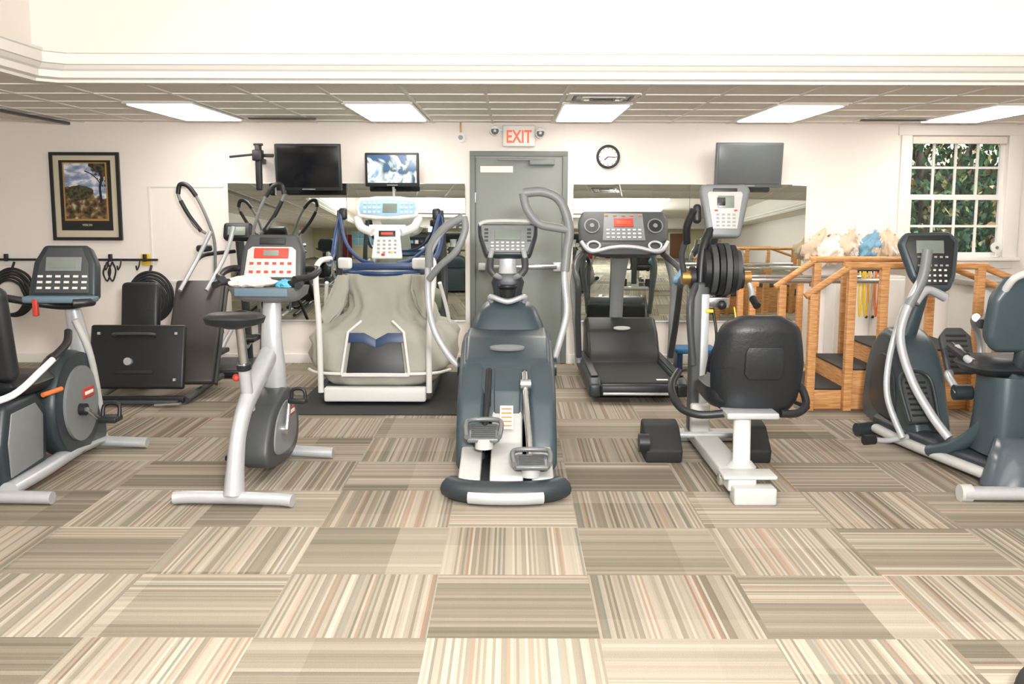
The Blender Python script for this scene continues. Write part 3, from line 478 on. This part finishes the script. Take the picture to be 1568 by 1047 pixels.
for s in (-1,1):
    tube(g,'side_upright',[(s*.40,1.0,.16),(s*.42,1.06,.5),(s*.44,1.2,.85),(s*.38,1.3,1.12)],.03,MG,b=.03)
    tube(g,'handrail',[(s*.36,1.3,1.10),(s*.43,1.1,1.03),(s*.45,.85,.97),(s*.43,.75,.86),(s*.42,.85,.55),(s*.40,.98,.22)],.026,DG)
lump(g,'draped_cloth',(.44,.80,.92),(.045,.045,.075),BLU,9,.25)
M=face((0,1.24,1.31),25); prism(g,'console_shell',[(-.36,.19),(.36,.19),(.40,.10),(.39,-.10),(.30,-.14),(-.30,-.14),(-.39,-.10),(-.40,.10)],'XY',-.10,0,DG,.025,mx=M)
prism(g,'console_face',[(-.17,.16),(.17,.16),(.19,-.10),(-.19,-.10)],'XY',0,.008,MG,.004,mx=M); box(g,'led_display',(0,.07,.012),(.17,.08,.006),RED,.002,mx=M); box(g,'led_digits',(0,.07,.016),(.13,.035,.004),LED,.001,mx=M); btns(g,'keys',M,-.14,.14,-.07,.0,7,3,(.025,.014),BTW,.011); btns(g,'keys_orange',M,-.15,.15,.14,.14,5,1,(.03,.01),ORG,.011)
for s in (-1,1):
    cyl(g,'speaker_ring',(s*.28,.04,0),(s*.28,.04,.012),.07,MG,mx=M); cyl(g,'speaker_cone',(s*.28,.04,.010),(s*.28,.04,.016),.058,BK,mx=M); cyl(g,'speaker_cap',(s*.28,.04,.014),(s*.28,.04,.02),.02,MG,mx=M)
prism(g,'tray',[(-.39,-.12),(.39,-.12),(.36,-.20),(.2,-.24),(-.2,-.24),(-.36,-.20)],'XY',-.06,.02,DG,.015,mx=M)
tube(g,'front_bar',[(-.38,-.13,.05),(-.30,-.23,.07),(-.12,-.20,.08),(0,-.19,.08),(.12,-.20,.08),(.30,-.23,.07),(.38,-.13,.05)],.018,SV,mx=M)
for s in (-1,1): tube(g,'cup_ring',[(s*.27+.055*math.cos(t*math.pi/6),-.16+.04*math.sin(t*math.pi/6),.03) for t in range(12)],.01,SV,mx=M,closed=True,seg=2,ref=(0,0,1))
# ------------------------------------------------------------ upper body ergometer
g=grp('seated_arm_ergometer',(1.22,4.98,0))
box(g,'base_rail',(-.02,.72,.085),(.15,1.35,.07),LG,.012); box(g,'near_foot',(.03,.02,.045),(.22,.12,.09),LG,.012); box(g,'near_plate',(.02,.12,.125),(.28,.16,.02),LG,.006); box(g,'far_foot',(-.03,1.40,.04),(.55,.10,.07),LG,.015); box(g,'rail_bolt_plate',(-.10,.18,.08),(.04,.06,.05),CH,.006)
cyl(g,'seat_post_flange',(.03,.30,.12),(.03,.30,.15),.08,LG,r2=.055); cyl(g,'seat_post',(.03,.30,.12),(.03,.32,.41),.047,WH); box(g,'post_bracket',(.07,.33,.41),(.28,.20,.035),SV,.01)
box(g,'rail_label_yellow',(.06,.38,.13),(.06,.08,.01),YEL,.002)
loft(g,'seat_cushion',[se((.09,.62,.42),.20,.22,4),se((.09,.62,.46),.235,.25,4),se((.09,.62,.53),.23,.24,4),se((.09,.62,.55),.18,.2,4)],VN)
# contoured bucket back: curved shell, wings wrap forward, tapered lower
def bucket():
    bm=bmesh.new(); nx,nz=24,28; grid=[]
    outl=lambda t:(.205+.05*math.sin(min(1,t*1.15)*math.pi*.62)) # half width by height
    def P(u,t,th):
        hw=.20+.052*math.sin(math.pi*min(1,.15+.8*t)); r=.10
        if t<.14: hw*=math.sqrt(max(0,1-((.14-t)/.14)**2))*.35+.65
        if t>.86: hw*=math.sqrt(max(0,1-((t-.86)/.14)**2))*.3+.70
        x=u*hw; y=.055*abs(u)**2.5+.02*math.cos(t*math.pi)-.02*math.sin(t*math.pi); z=-.30+.59*t+ (-.03*abs(u)**4 if t>.5 else .03*abs(u)**4)
        e=max(abs(u),abs(2*t-1)); th_=th*(1-max(0,e-.8)/.2*.75)
        return Vector((x,y+th_,z))
    F=[[bm.verts.new(P(-1+2*i/nx,j/nz,-.055)) for i in range(nx+1)] for j in range(nz+1)]
    B=[[bm.verts.new(P(-1+2*i/nx,j/nz,.045)) for i in range(nx+1)] for j in range(nz+1)]
    for j in range(nz):
        for i in range(nx):
            bm.faces.new((F[j][i],F[j][i+1],F[j+1][i+1],F[j+1][i])); bm.faces.new((B[j][i],B[j+1][i],B[j+1][i+1],B[j][i+1]))
    for j in range(nz):
        bm.faces.new((F[j][0],F[j+1][0],B[j+1][0],B[j][0])); bm.faces.new((F[j][nx],B[j][nx],B[j+1][nx],F[j+1][nx]))
    for i in range(nx):
        bm.faces.new((F[0][i],B[0][i],B[0][i+1],F[0][i+1])); bm.faces.new((F[nz][i],F[nz][i+1],B[nz][i+1],B[nz][i]))
    return bm
M=Matrix.Translation((.125,.38,.655))@Matrix.Rotation(R(6),4,'X')
fin('seat_back',bucket(),VN,g,ang=70,mx=M)
prism(g,'seat_back_panel',[(-.08,.13),(.10,.13),(.115,.10),(.115,-.02),(.09,-.05),(-.07,-.05),(-.095,-.02),(-.095,.10)],'XZ',-.088,-.05,VN,.006,mx=M)
tube(g,'armrest_left',[(-.06,.36,.40),(-.20,.38,.39),(-.29,.46,.42),(-.31,.62,.50),(-.24,.80,.56)],.022,BK); tube(g,'armrest_right',[(.25,.36,.40),(.35,.38,.40),(.41,.44,.44),(.40,.52,.52),(.36,.62,.56)],.022,BK)
tube(g,'seat_lever',[(.36,.5,.44),(.42,.42,.42)],.012,BK)
box(g,'column',(-.05,1.22,.58),(.11,.12,.95),DG,.02); box(g,'column_silver_face',(-.025,1.155,.56),(.05,.02,.85),SV,.006); box(g,'column_foot',(-.04,1.15,.2),(.12,.06,.2),LG,.015)
tube(g,'neck_strut',[(-.05,1.22,1.0),(-.03,1.25,1.25),(.04,1.32,1.40),(.10,1.36,1.45)],.03,BK)
tube(g,'swing_arm',[(-.1,1.1,.55),(-.13,1.1,.9),(-.08,1.18,1.04)],.022,DG)
for i,(x,r) in enumerate(((-.03,.13),(.01,.155),(.05,.165),(.09,.165),(.13,.155),(.16,.13))):
    cyl(g,'crank_drum',(x,1.24,1.13),(x+.032,1.24,1.13),r,DG if i%2 else BK,n=40); 
cyl(g,'drum_axle',(-.14,1.24,1.08),(.26,1.24,1.08),.022,CH); 
for x in (-.14,.24): cyl(g,'axle_knob',(x-.02,1.24,1.08),(x+.03,1.24,1.08),.042,BRS)
cyl(g,'axle_disc',(-.11,1.24,1.08),(-.08,1.24,1.08),.07,BK); cyl(g,'axle_disc',(.20,1.24,1.08),(.22,1.24,1.08),.07,BK)
tube(g,'crank_left',[(-.14,1.24,1.08),(-.17,1.20,1.22),(-.15,1.15,1.33)],.018,DG); tube(g,'handle_left',[(-.15,1.15,1.30),(-.16,1.10,1.40),(-.13,1.06,1.50)],.024,BK)
tube(g,'crank_right',[(.25,1.24,1.08),(.27,1.2,1.0),(.26,1.15,.95)],.018,SV); tube(g,'handle_right',[(.265,1.14,.96),(.275,1.07,.92)],.024,BK)
box(g,'lower_bracket',(.06,1.22,.93),(.14,.1,.07),CH,.01); sph(g,'bracket_knob',(.07,1.12,.92),.03,BK); box(g,'bracket_yellow',(.0,1.16,.88),(.05,.04,.02),YEL,.004)
tube(g,'cable',[(.03,1.2,.9),(.05,1.15,.7),(.0,1.15,.55),(-.03,1.16,.35)],.009,BK); tube(g,'strap_yellow',[(.12,1.0,.92),(.14,.98,.78)],.005,YEL)
M=face((.105,1.30,1.50),12,-4); prism(g,'console_shell',[(-.14,.165),(.135,.165),(.165,.13),(.10,-.17),(-.10,-.17),(-.15,.12)],'XY',-.08,0,MG,.02,mx=M)
prism(g,'console_face',[(-.095,.115),(.105,.115),(.115,.10),(.08,-.12),(-.07,-.12),(-.105,.10)],'XY',0,.006,LG,.003,mx=M); box(g,'display',(.01,.05,.010),(.10,.075,.006),SCR,.002,mx=M); box(g,'display_dark',(-.02,.05,.014),(.05,.05,.003),SCD,.001,mx=M); box(g,'label_black',(.005,.125,.004),(.15,.022,.006),BK,.002,mx=M); btns(g,'keys',M,-.04,.06,-.10,-.03,4,4,(.018,.01),BTN,.009); btns(g,'keys_red',M,-.05,.07,-.005,-.005,2,1,(.02,.01),RED,.009)
box(g,'top_wing_left',(-.165,-.02,-.03),(.05,.12,.06),BK,.02,mx=M); 
for s,x in ((-1,-.30),(1,.27)):
    prism(g,'foot_rest',[(.82,.0),(.80,.08),(.95,.20),(1.08,.22),(1.16,.0)],'YZ',x-.12*(1 if s<0 else .6),x+.10*(1 if s<0 else .6),RB,.015)
    cyl(g,'foot_roller',(x-.16,.84,.12),(x-.10,.84,.12),.055,BK)
tube(g,'foot_rest_bar',[(-.30,1.05,.12),(.27,1.05,.12)],.02,SV)
# ------------------------------------------------------------ recumbent elliptical right
OX,OY=2.70,5.05
g=grp('recumbent_elliptical_trainer',(OX,OY,0))
def A(*P): return [(x-OX,y-OY,z) for x,y,z in P]
tube(g,'rear_stabilizer',A((2.36,5.05,.04),(2.7,5.03,.045),(3.04,5.05,.04)),.05,SV,b=.036,ref=(0,1,0)); cyl(g,'stabilizer_cap',A((2.34,5.05,.04))[0],A((2.40,5.05,.04))[0],.047,LG)
tube(g,'base_rail',A((2.78,5.1,.10),(2.66,5.5,.10),(2.56,6.1,.10),(2.52,6.6,.10)),.085,SLD,b=.05); tube(g,'base_rail_light',A((2.64,5.14,.07),(2.56,5.5,.07),(2.47,6.1,.06),(2.43,6.5,.06)),.04,LG,b=.03)
prism(g,'front_housing',[(1.05,.06),(1.08,.35),(1.20,.58),(1.38,.70),(1.6,.72),(1.82,.55),(1.9,.3),(1.86,.05)],'YZ',-.22,.04,SL,.06,seg=5,sm=3)
prism(g,'housing_vent_side',[(1.3,.15),(1.3,.4),(1.45,.55),(1.65,.5),(1.72,.2)],'YZ',-.23,-.215,SLD,.004,sm=3)
tube(g,'front_foot',A((2.30,6.5,.05),(2.5,6.55,.05),(2.85,6.5,.05)),.045,SLD,ref=(0,1,0)); tube(g,'transport_handle',A((2.44,6.0,.12),(2.32,5.98,.10),(2.22,5.96,.11)),.016,SV); cyl(g,'transport_knob',A((2.22,5.96,.11))[0],A((2.15,5.94,.11))[0],.03,BK)
M=Matrix.Translation((-.23,.92,.36))@Euler((R(60),0,R(8))).to_matrix().to_4x4(); prism(g,'foot_pedal_left',[(-.09,-.15),(.09,-.15),(.10,.10),(.05,.16),(-.05,.16),(-.10,.10)],'XY',-.02,.02,DG,.012,mx=M); boxes(g,'pedal_ridges',[((0,-.11+.035*i,.022),(.13,.012,.006)) for i in range(7)],BK,M); tube(g,'pedal_rim',[(-.095,-.15,.03),(-.105,.09,.03),(-.05,.165,.03),(.05,.165,.03),(.105,.09,.03),(.095,-.15,.03)],.012,SLD,mx=M,ref=(0,0,1))
M=Matrix.Translation((.10,1.15,.62))@Euler((R(60),0,0)).to_matrix().to_4x4(); prism(g,'foot_pedal_right',[(-.09,-.15),(.09,-.15),(.10,.10),(.05,.16),(-.05,.16),(-.10,.10)],'XY',-.02,.02,DG,.012,mx=M); boxes(g,'pedal_ridges',[((0,-.11+.035*i,.022),(.13,.012,.006)) for i in range(7)],BK,M)
tube(g,'link_arm_left',A((2.39,5.95,.12),(2.34,6.1,.35),(2.38,6.2,.60),(2.47,6.25,.88),(2.56,6.3,.98)),.020,SV)
tube(g,'swing_arm_left',A((2.56,5.7,.18),(2.49,5.8,.30),(2.40,5.9,.50),(2.36,6.0,.74),(2.41,6.0,.96),(2.48,6.0,1.12),(2.49,6.0,1.24)),.026,SV); tube(g,'swing_grip_left',A((2.40,6.0,.93),(2.475,6.0,1.10),(2.495,6.0,1.27)),.031,MG)
tube(g,'swing_arm_right',A((2.75,5.75,.22),(2.83,5.9,.45),(2.85,6.0,.70),(2.78,5.95,.84),(2.72,5.8,.88)),.024,SV); tube(g,'swing_grip_right',A((2.84,5.95,.86),(2.74,5.75,.865),(2.68,5.65,.86)),.028,BK)
tube(g,'mid_link',A((2.60,5.7,.45),(2.62,5.9,.52),(2.72,6.1,.50)),.022,SV); cyl(g,'pivot_joint',A((2.58,5.72,.45))[0],A((2.68,5.72,.45))[0],.045,SLD)
tube(g,'mast',A((2.56,6.5,.62),(2.62,6.45,.85),(2.66,6.42,1.05)),.05,SL,rs=[.08,.055,.045]); tube(g,'mast_bracket',A((2.56,6.3,.92),(2.64,6.32,1.0),(2.76,6.32,.95)),.03,SV)
M=face((2.66-OX,6.35-OY,1.18),16,-6); prism(g,'console_shell',[(-.15,.19),(.13,.20),(.19,.14),(.16,-.10),(.12,-.19),(-.05,-.19),(-.12,-.10),(-.19,.12)],'XY',-.08,0,SL,.03,mx=M,seg=4)
prism(g,'console_face',[(-.13,.165),(.12,.17),(.155,.12),(.13,-.09),(.10,-.155),(-.03,-.155),(-.09,-.08),(-.15,.10)],'XY',0,.007,BK,.004,mx=M); box(g,'display',(.0,.09,.010),(.17,.085,.006),SCR,.003,mx=M); btns(g,'keys',M,-.07,.10,-.03,.025,6,2,(.018,.012),BTN,.009); btns(g,'keys_lower',M,-.01,.09,-.13,-.06,4,3,(.016,.012),BTW,.009)
M=Matrix.Translation((.07,.28,.94))@Matrix.Rotation(R(8),4,'X'); prism(g,'seat_back',[(-.14,.22),(.14,.22),(.21,.1),(.22,-.12),(.16,-.20),(-.16,-.20),(-.22,-.12),(-.21,.1)],'XZ',-.05,.05,SL,.04,mx=M,seg=5); tube(g,'seat_back_collar',[(-.15,-.03,.15),(-.12,-.07,.23),(0,-.07,.26),(.12,-.07,.23),(.15,-.03,.15)],.02,LG,mx=M)
loft(g,'seat_cushion',[se((.08,.50,.60),.2,.2,4),se((.08,.50,.64),.235,.23,4),se((.08,.50,.68),.21,.2,4)],VN)
loft(g,'seat_carriage',[se((.02,.45,.16),.10,.2,3),se((.04,.42,.35),.12,.18,3),se((.08,.42,.60),.16,.16,3)],SL)
tube(g,'back_support',[(.07,.34,.60),(.07,.30,.72),(.07,.30,.85)],.04,SLD)
tube(g,'carriage_arm',[(-.20,.75,.08),(-.10,.55,.18),(.0,.38,.40),(.06,.3,.62)],.05,SL,b=.04); loft(g,'rear_pedestal',[se((.02,.12,.05),.20,.16,2.4),se((.03,.14,.16),.17,.15,2.4),se((.05,.22,.28),.12,.12,2.4)],mat('slate_gloss',(78,88,94),.2))
tube(g,'side_handle',[(.05,.3,.62),(-.12,.45,.66),(-.14,.62,.72)],.022,SV); tube(g,'side_handle_grip',[(-.14,.5,.68),(-.15,.68,.72)],.028,BK)
# ------------------------------------------------------------ training stairs with rails
g=grp('training_stairs',(2.9,7.8,0)); Y0,Y1=7.42,8.20
def Bx(name,x0,x1,y0,y1,z0,z1,m,bev=.004): box(g,name,((x0+x1)/2-2.9,(y0+y1)/2-7.8,(z0+z1)/2),(x1-x0,y1-y0,z1-z0),m,bev)
Bx('step_low',2.26,2.52,Y0,Y1,0,.15,WD); Bx('step_mid',2.52,2.78,Y0,Y1,0,.30,WD); Bx('platform',2.78,3.45,Y0,Y1,0,.45,WD); Bx('step_down_mid',3.45,3.75,Y0,Y1,0,.30,WD); Bx('step_down_low',3.75,4.05,Y0,Y1,0,.15,WD)
for x0,x1,z in ((2.24,2.53,.15),(2.50,2.79,.30),(2.76,3.47,.45),(3.43,3.77,.30),(3.73,4.07,.15)): Bx('tread',x0,x1,Y0-.01,Y1+.01,z,z+.012,RB)
for y in (Y0-.04,Y1+.04):
    for x,zt in ((2.24,.88),(2.52,1.06),(2.76,1.08),(3.47,1.08),(4.05,.86)): Bx('post',x-.03,x+.03,y-.03,y+.03,0,zt,WD)
    tube(g,'rail_rise',[(2.18-2.9,y-7.8,.86),(2.50-2.9,y-7.8,1.08)],.032,WD,b=.026,ref=(0,1,0)); tube(g,'rail_level',[(2.46-2.9,y-7.8,1.09),(3.52-2.9,y-7.8,1.09)],.032,WD,b=.026,ref=(0,1,0)); tube(g,'rail_fall',[(3.50-2.9,y-7.8,1.08),(4.1-2.9,y-7.8,.84)],.032,WD,b=.026,ref=(0,1,0))
g=grp('parallel_bars',(2.1,8.9,0))
for y in (-.22,.25):
    for x in (-.0,.55): box(g,'post',(x,y,.42),(.055,.055,.84),WD,.005)
    tube(g,'bar',[(-.35,y,.88),(1.1,y,.88)],.022,CH,ref=(0,1,0)); box(g,'bar_saddle',(.0,y,.85),(.1,.06,.04),WD,.005); box(g,'bar_saddle',(.55,y,.85),(.1,.06,.04),WD,.005)
for x in (0,.55): box(g,'base',(x,.01,.03),(.07,.6,.06),WD,.005)
g=grp('storage_cabinet',(3.35,9.44,0)); box(g,'body',(0,0,.44),(.66,.28,.88),WH,.006); 
for s in (-1,1): box(g,'door_leaf',(s*.163,-.145,.44),(.31,.015,.82),WH,.005); sph(g,'knob',(s*.03,-.16,.5),.014,BK)
g=grp('counter_cabinet',(5.0,9.2,0)); box(g,'body',(.05,0,.41),(1.7,.72,.82),WH,.006); box(g,'granite_top',(0,-.02,.85),(1.84,.8,.05),mat('granite',(150,145,138),.25,scale=90,var=.5),.01)
for i in range(3): box(g,'door_leaf',(-.5+.55*i,-.365,.42),(.5,.015,.7),WH,.005)
g=grp('coffee_maker',(4.80,9.0,.875)); box(g,'base',(0,0,.02),(.18,.24,.04),BK,.01); box(g,'tower',(0,.08,.14),(.18,.09,.24),BK,.01); box(g,'head',(0,0,.26),(.18,.22,.07),BK,.015); cyl(g,'carafe',(0,-.03,.045),(0,-.03,.17),.065,SCD)
# hanging cloth bags: crumpled, overlapping, thick cloth lumps
g=grp('hanging_cloth_bags',(3.33,9.5,1.0)); box(g,'peg_rail',(0,.08,.24),(.98,.02,.05),TRIM,.004)
rr=random.Random(5)
for i in range(10):
    x=-.42+.092*i+rr.uniform(-.02,.02); m=BLU if i==5 else ((CLO,WHC,CLO,CLO,WHC)[i%5]); zc=.15+rr.uniform(-.03,.02)+(.03 if 2<i<7 else 0); hh=.135+rr.uniform(-.02,.03); ww=.072+rr.uniform(0,.03)
    lump(g,'cloth_bag',(x,-.0-(i%2)*.04,zc),(ww,.075,hh),m,i,.42,rr.uniform(-.5,.5)); cyl(g,'peg',(x,.08,.24),(x,0,.26),.01,WD)
    if i%2: lump(g,'cloth_bag_fold',(x+.04,-.07,zc-.03),(.045,.04,.09),WHC if m is CLO else CLO,i+20,.4,rr.uniform(-.6,.6))
g=grp('resistance_bands',(3.28,9.24,.93))
for i,m in enumerate((YEL,YEL,CLO,ORG)): tube(g,'band',[(-.05+.05*i,0,.0),(-.06+.05*i,-.02,-.2),(-.04+.05*i,-.01,-.42),(-.02+.05*i,.0,-.25),(-.02+.05*i,.0,.0)],.009,m)
box(g,'hanger_bar',(.03,.02,.0),(.3,.02,.03),BK,.004); box(g,'hanger_arm',(.03,.06,.0),(.03,.1,.02),BK,.003)
g=grp('step_stool_blue',(1.70,9.2,0)); box(g,'top',(0,0,.20),(.38,.3,.05),mat('blue_plastic',(50,120,170),.5),.015); box(g,'leg_left',(-.15,0,.09),(.05,.26,.18),NV,.01); box(g,'leg_right',(.15,0,.09),(.05,.26,.18),NV,.01)
g=grp('medicine_ball',(1.60,2.80,.09)); sph(g,'ball',(0,0,0),.09,RB); tube(g,'seam',[(.0905*math.cos(t*math.pi/8),.0905*math.sin(t*math.pi/8),0) for t in range(16)],.002,SLD,closed=True,seg=2)
# ------------------------------------------------------------ left: leg machine and stepper
g=grp('incline_leg_press',(-2.85,7.6,0))
M=Matrix.Translation((-.06,.06,.35))@Matrix.Rotation(R(-14),4,'X'); box(g,'foot_plate',(0,0,0),(.74,.05,.50),BK,.02,mx=M); box(g,'plate_lower_slot',(-.02,-.03,-.12),(.30,.02,.03),RB,.005,mx=M); boxes(g,'plate_bolts',[((-.3+.6*i,-.03,-.18+.36*j),(.02,.02,.02)) for i in range(2) for j in range(2)],SV,M); cyl(g,'plate_knob',(-.06,-.06,-.04),(-.06,-.02,-.04),.03,SV,mx=M)
tube(g,'plate_handle',[(-.17,-.04,.16),(-.15,-.08,.17),(.12,-.08,.17),(.14,-.04,.16)],.012,DG,mx=M)
box(g,'base_bar',(-.03,-.06,.04),(.72,.06,.05),BK,.01); box(g,'base_bar_low',(-.03,-.14,.03),(.66,.05,.03),DG,.01); tube(g,'side_leg',[(.34,-.05,.03),(.36,.3,.06),(.34,.9,.06)],.025,DG); tube(g,'side_leg',[(-.34,-.05,.03),(-.36,.3,.06),(-.34,.9,.06)],.025,DG)
M=Matrix.Translation((.255,.48,.50))@Euler((R(54),0,R(4))).to_matrix().to_4x4(); box(g,'sled_pad',(0,0,0),(.40,.96,.06),BRN,.025,mx=M); box(g,'sled_frame',(0,0,-.05),(.30,.9,.03),DG,.008,mx=M); box(g,'sled_side',(.21,0,-.03),(.025,.94,.05),DG,.008,mx=M)
box(g,'seat_back',(-.22,.60,.66),(.32,.08,.46),VN,.04,rot=(-10,0,0)); box(g,'seat_pad',(-.22,.5,.50),(.34,.3,.07),VN,.03); box(g,'seat_wood_strip',(-.22,.335,.515),(.26,.03,.02),WD,.004); box(g,'seat_stem',(-.22,.6,.24),(.08,.08,.46),DG,.01)
tube(g,'incline_rail',[(.10,.62,.82),(.20,.85,1.1),(.28,.93,1.30)],.018,SV); tube(g,'incline_rail',[(.32,.62,.82),(.42,.85,1.1),(.48,.93,1.34)],.018,SV)
tube(g,'foot_lever',[(.15,-.2,.02),(.36,-.25,.04)],.014,CH)
g=grp('stair_stepper',(-2.50,9.02,0))
box(g,'base',(0,.05,.05),(.55,.7,.07),DG,.02); box(g,'front_foot',(0,-.30,.04),(.62,.08,.05),BK,.015); tube(g,'main_post',[(0,.35,.06),(0,.28,.6),(0,.15,1.2)],.04,DG); box(g,'console',(.02,.05,1.28),(.26,.10,.16),BK,.03,rot=(-20,0,0)); box(g,'console_screen',(.02,-.01,1.29),(.16,.02,.08),SCR,.004,rot=(-20,0,0))
for s in (-1,1):
    tube(g,'moving_arm',[(s*.17,.1,.35),(s*.19,.0,.8),(s*.17,-.05,1.18),(s*.22,-.08,1.40),(s*.30,-.08,1.58),(s*.37,-.08,1.68),(s*.45,-.08,1.70),(s*.47,-.08,1.62),(s*.42,-.08,1.50),(s*.33,-.08,1.34),(s*.24,-.06,1.27)],.014,MG)
    tube(g,'arm_grip',[(s*.31,-.08,1.60),(s*.38,-.08,1.69),(s*.45,-.08,1.70),(s*.47,-.08,1.62)],.021,BK); tube(g,'arm_grip_low',[(s*.45,-.08,1.56),(s*.38,-.08,1.43),(s*.28,-.07,1.29)],.019,BK)
    tube(g,'pedal_link',[(s*.15,.3,.35),(s*.15,-.1,.2+.12*(s>0)),(s*.15,-.28,.16+.12*(s>0))],.02,SV); box(g,'step_pedal',(s*.15,-.18,.22+.12*(s>0)),(.15,.30,.04),BK,.012)
    tube(g,'frame_leg',[(s*.26,-.28,.05),(s*.22,.0,.5),(s*.06,.25,.9)],.018,DG)
    tube(g,'side_rail',[(s*.06,.2,1.1),(s*.26,.0,1.08),(s*.28,-.2,1.05)],.018,BK); box(g,'elbow_pad',(s*.25,-.1,1.14),(.10,.18,.06),BK,.02)
# ------------------------------------------------------------ south wall contents (seen in mirrors)
g=grp('door_2',(3.6,-4.98,0)); box(g,'frame',(0,0,1.02),(1.0,.06,2.06),TRIM,.005); box(g,'leaf',(0,.03,1.0),(.86,.03,1.98),mat('door_brown',(120,84,56),.5),.004); cyl(g,'knob',(.35,.05,1.0),(.35,.1,1.0),.03,BRS)
g=grp('window_2',(-3.0,-4.97,1.5)); box(g,'frame',(0,0,0),(1.5,.05,1.2),TRIM,.005); box(g,'pane_dark',(0,.03,0),(1.36,.01,1.06),mat('dusk_glass',(110,150,160),.2,scale=3,var=.4,emit=.4),.001); boxes(g,'mullions',[((0,.04,0),(.04,.02,1.1)),((0,.045,0),(1.4,.02,.04)),((-.35,.04,0),(.02,.02,1.1)),((.35,.04,0),(.02,.02,1.1))],TRIM)
g=grp('storage_shelf',(.5,-4.75,0)); box(g,'back',(0,-.16,1.0),(2.0,.02,2.0),DG,.003)
for z in (.1,.6,1.1,1.6,2.0): box(g,'shelf',(0,0,z),(2.0,.35,.03),BK,.003)
for i in range(14): box(g,'bin',(-.85+.28*(i%7),.02,.25+.5*(i//7)*2),(.2,.25,.2+.05*(i%3)),(RED,BLU,WH,DG,NV,MG)[i%6],.02)
g=grp('exercise_ball',(-1.2,-4.3,.33)); sph(g,'ball',(0,0,0),.33,mat('ball_red',(180,50,45),.4))
g=grp('treatment_table',(1.8,-2.6,0)); box(g,'pad',(0,0,.68),(.75,1.9,.09),mat('navy_vinyl',(40,50,70),.5),.03)
for x in (-.3,.3):
    for y in (-.8,.8): box(g,'leg',(x,y,.32),(.06,.06,.64),WD,.005)
g=grp('equipment_rack',(-4.2,-4.7,0)); box(g,'panel',(0,0,.9),(1.0,.3,1.8),mat('dark_red_fabric',(110,34,34),.8),.02)
# ------------------------------------------------------------ lights
def area(name,loc,rot,sx,sy,e,col=(1,.98,.955)):
    l=bpy.data.lights.new(name,'AREA'); l.shape='RECTANGLE'; l.size=sx; l.size_y=sy; l.energy=e; l.color=col
    o=bpy.data.objects.new(name,l); o.location=loc; o.rotation_euler=[R(a) for a in rot]; sc.collection.objects.link(o); return o
area('tray_fill_light',(0,3.6,3.02),(0,0,0),4.5,2.0,75)  # unseen area lights added under the tray as room fill, no fixtures there
area('tray_fill_light',(0,.2,3.02),(0,0,0),4.5,2.5,105)
area('tray_fill_light',(0,-2.4,3.02),(0,0,0),4.5,1.2,80)
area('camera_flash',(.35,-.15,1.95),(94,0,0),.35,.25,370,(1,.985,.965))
sun=bpy.data.lights.new('sun','SUN'); sun.energy=5; sun.angle=.02; so=bpy.data.objects.new('sun',sun); so.rotation_euler=(R(22),R(15),0); sc.collection.objects.link(so)
w=bpy.data.worlds.new('world'); sc.world=w; w.use_nodes=True; nt=w.node_tree; sk=nt.nodes.new('ShaderNodeTexSky'); sk.sky_type='NISHITA'; sk.sun_disc=False; sk.sun_elevation=R(40)
nt.links.new(sk.outputs[0],nt.nodes['Background'].inputs[0]); nt.nodes['Background'].inputs[1].default_value=.16
# ------------------------------------------------------------ camera
cam=bpy.data.cameras.new('camera'); cam.lens=35; cam.sensor_width=36; cam.clip_start=.05
co=bpy.data.objects.new('camera',cam); sc.collection.objects.link(co)
co.matrix_world=Matrix.Translation((0,0,1.52))@Matrix.Rotation(R(90-7.77),4,'X')@Matrix.Rotation(R(.15),4,'Z'); sc.camera=co
sc.view_settings.view_transform='Standard'; sc.view_settings.look='None'; sc.view_settings.exposure=0
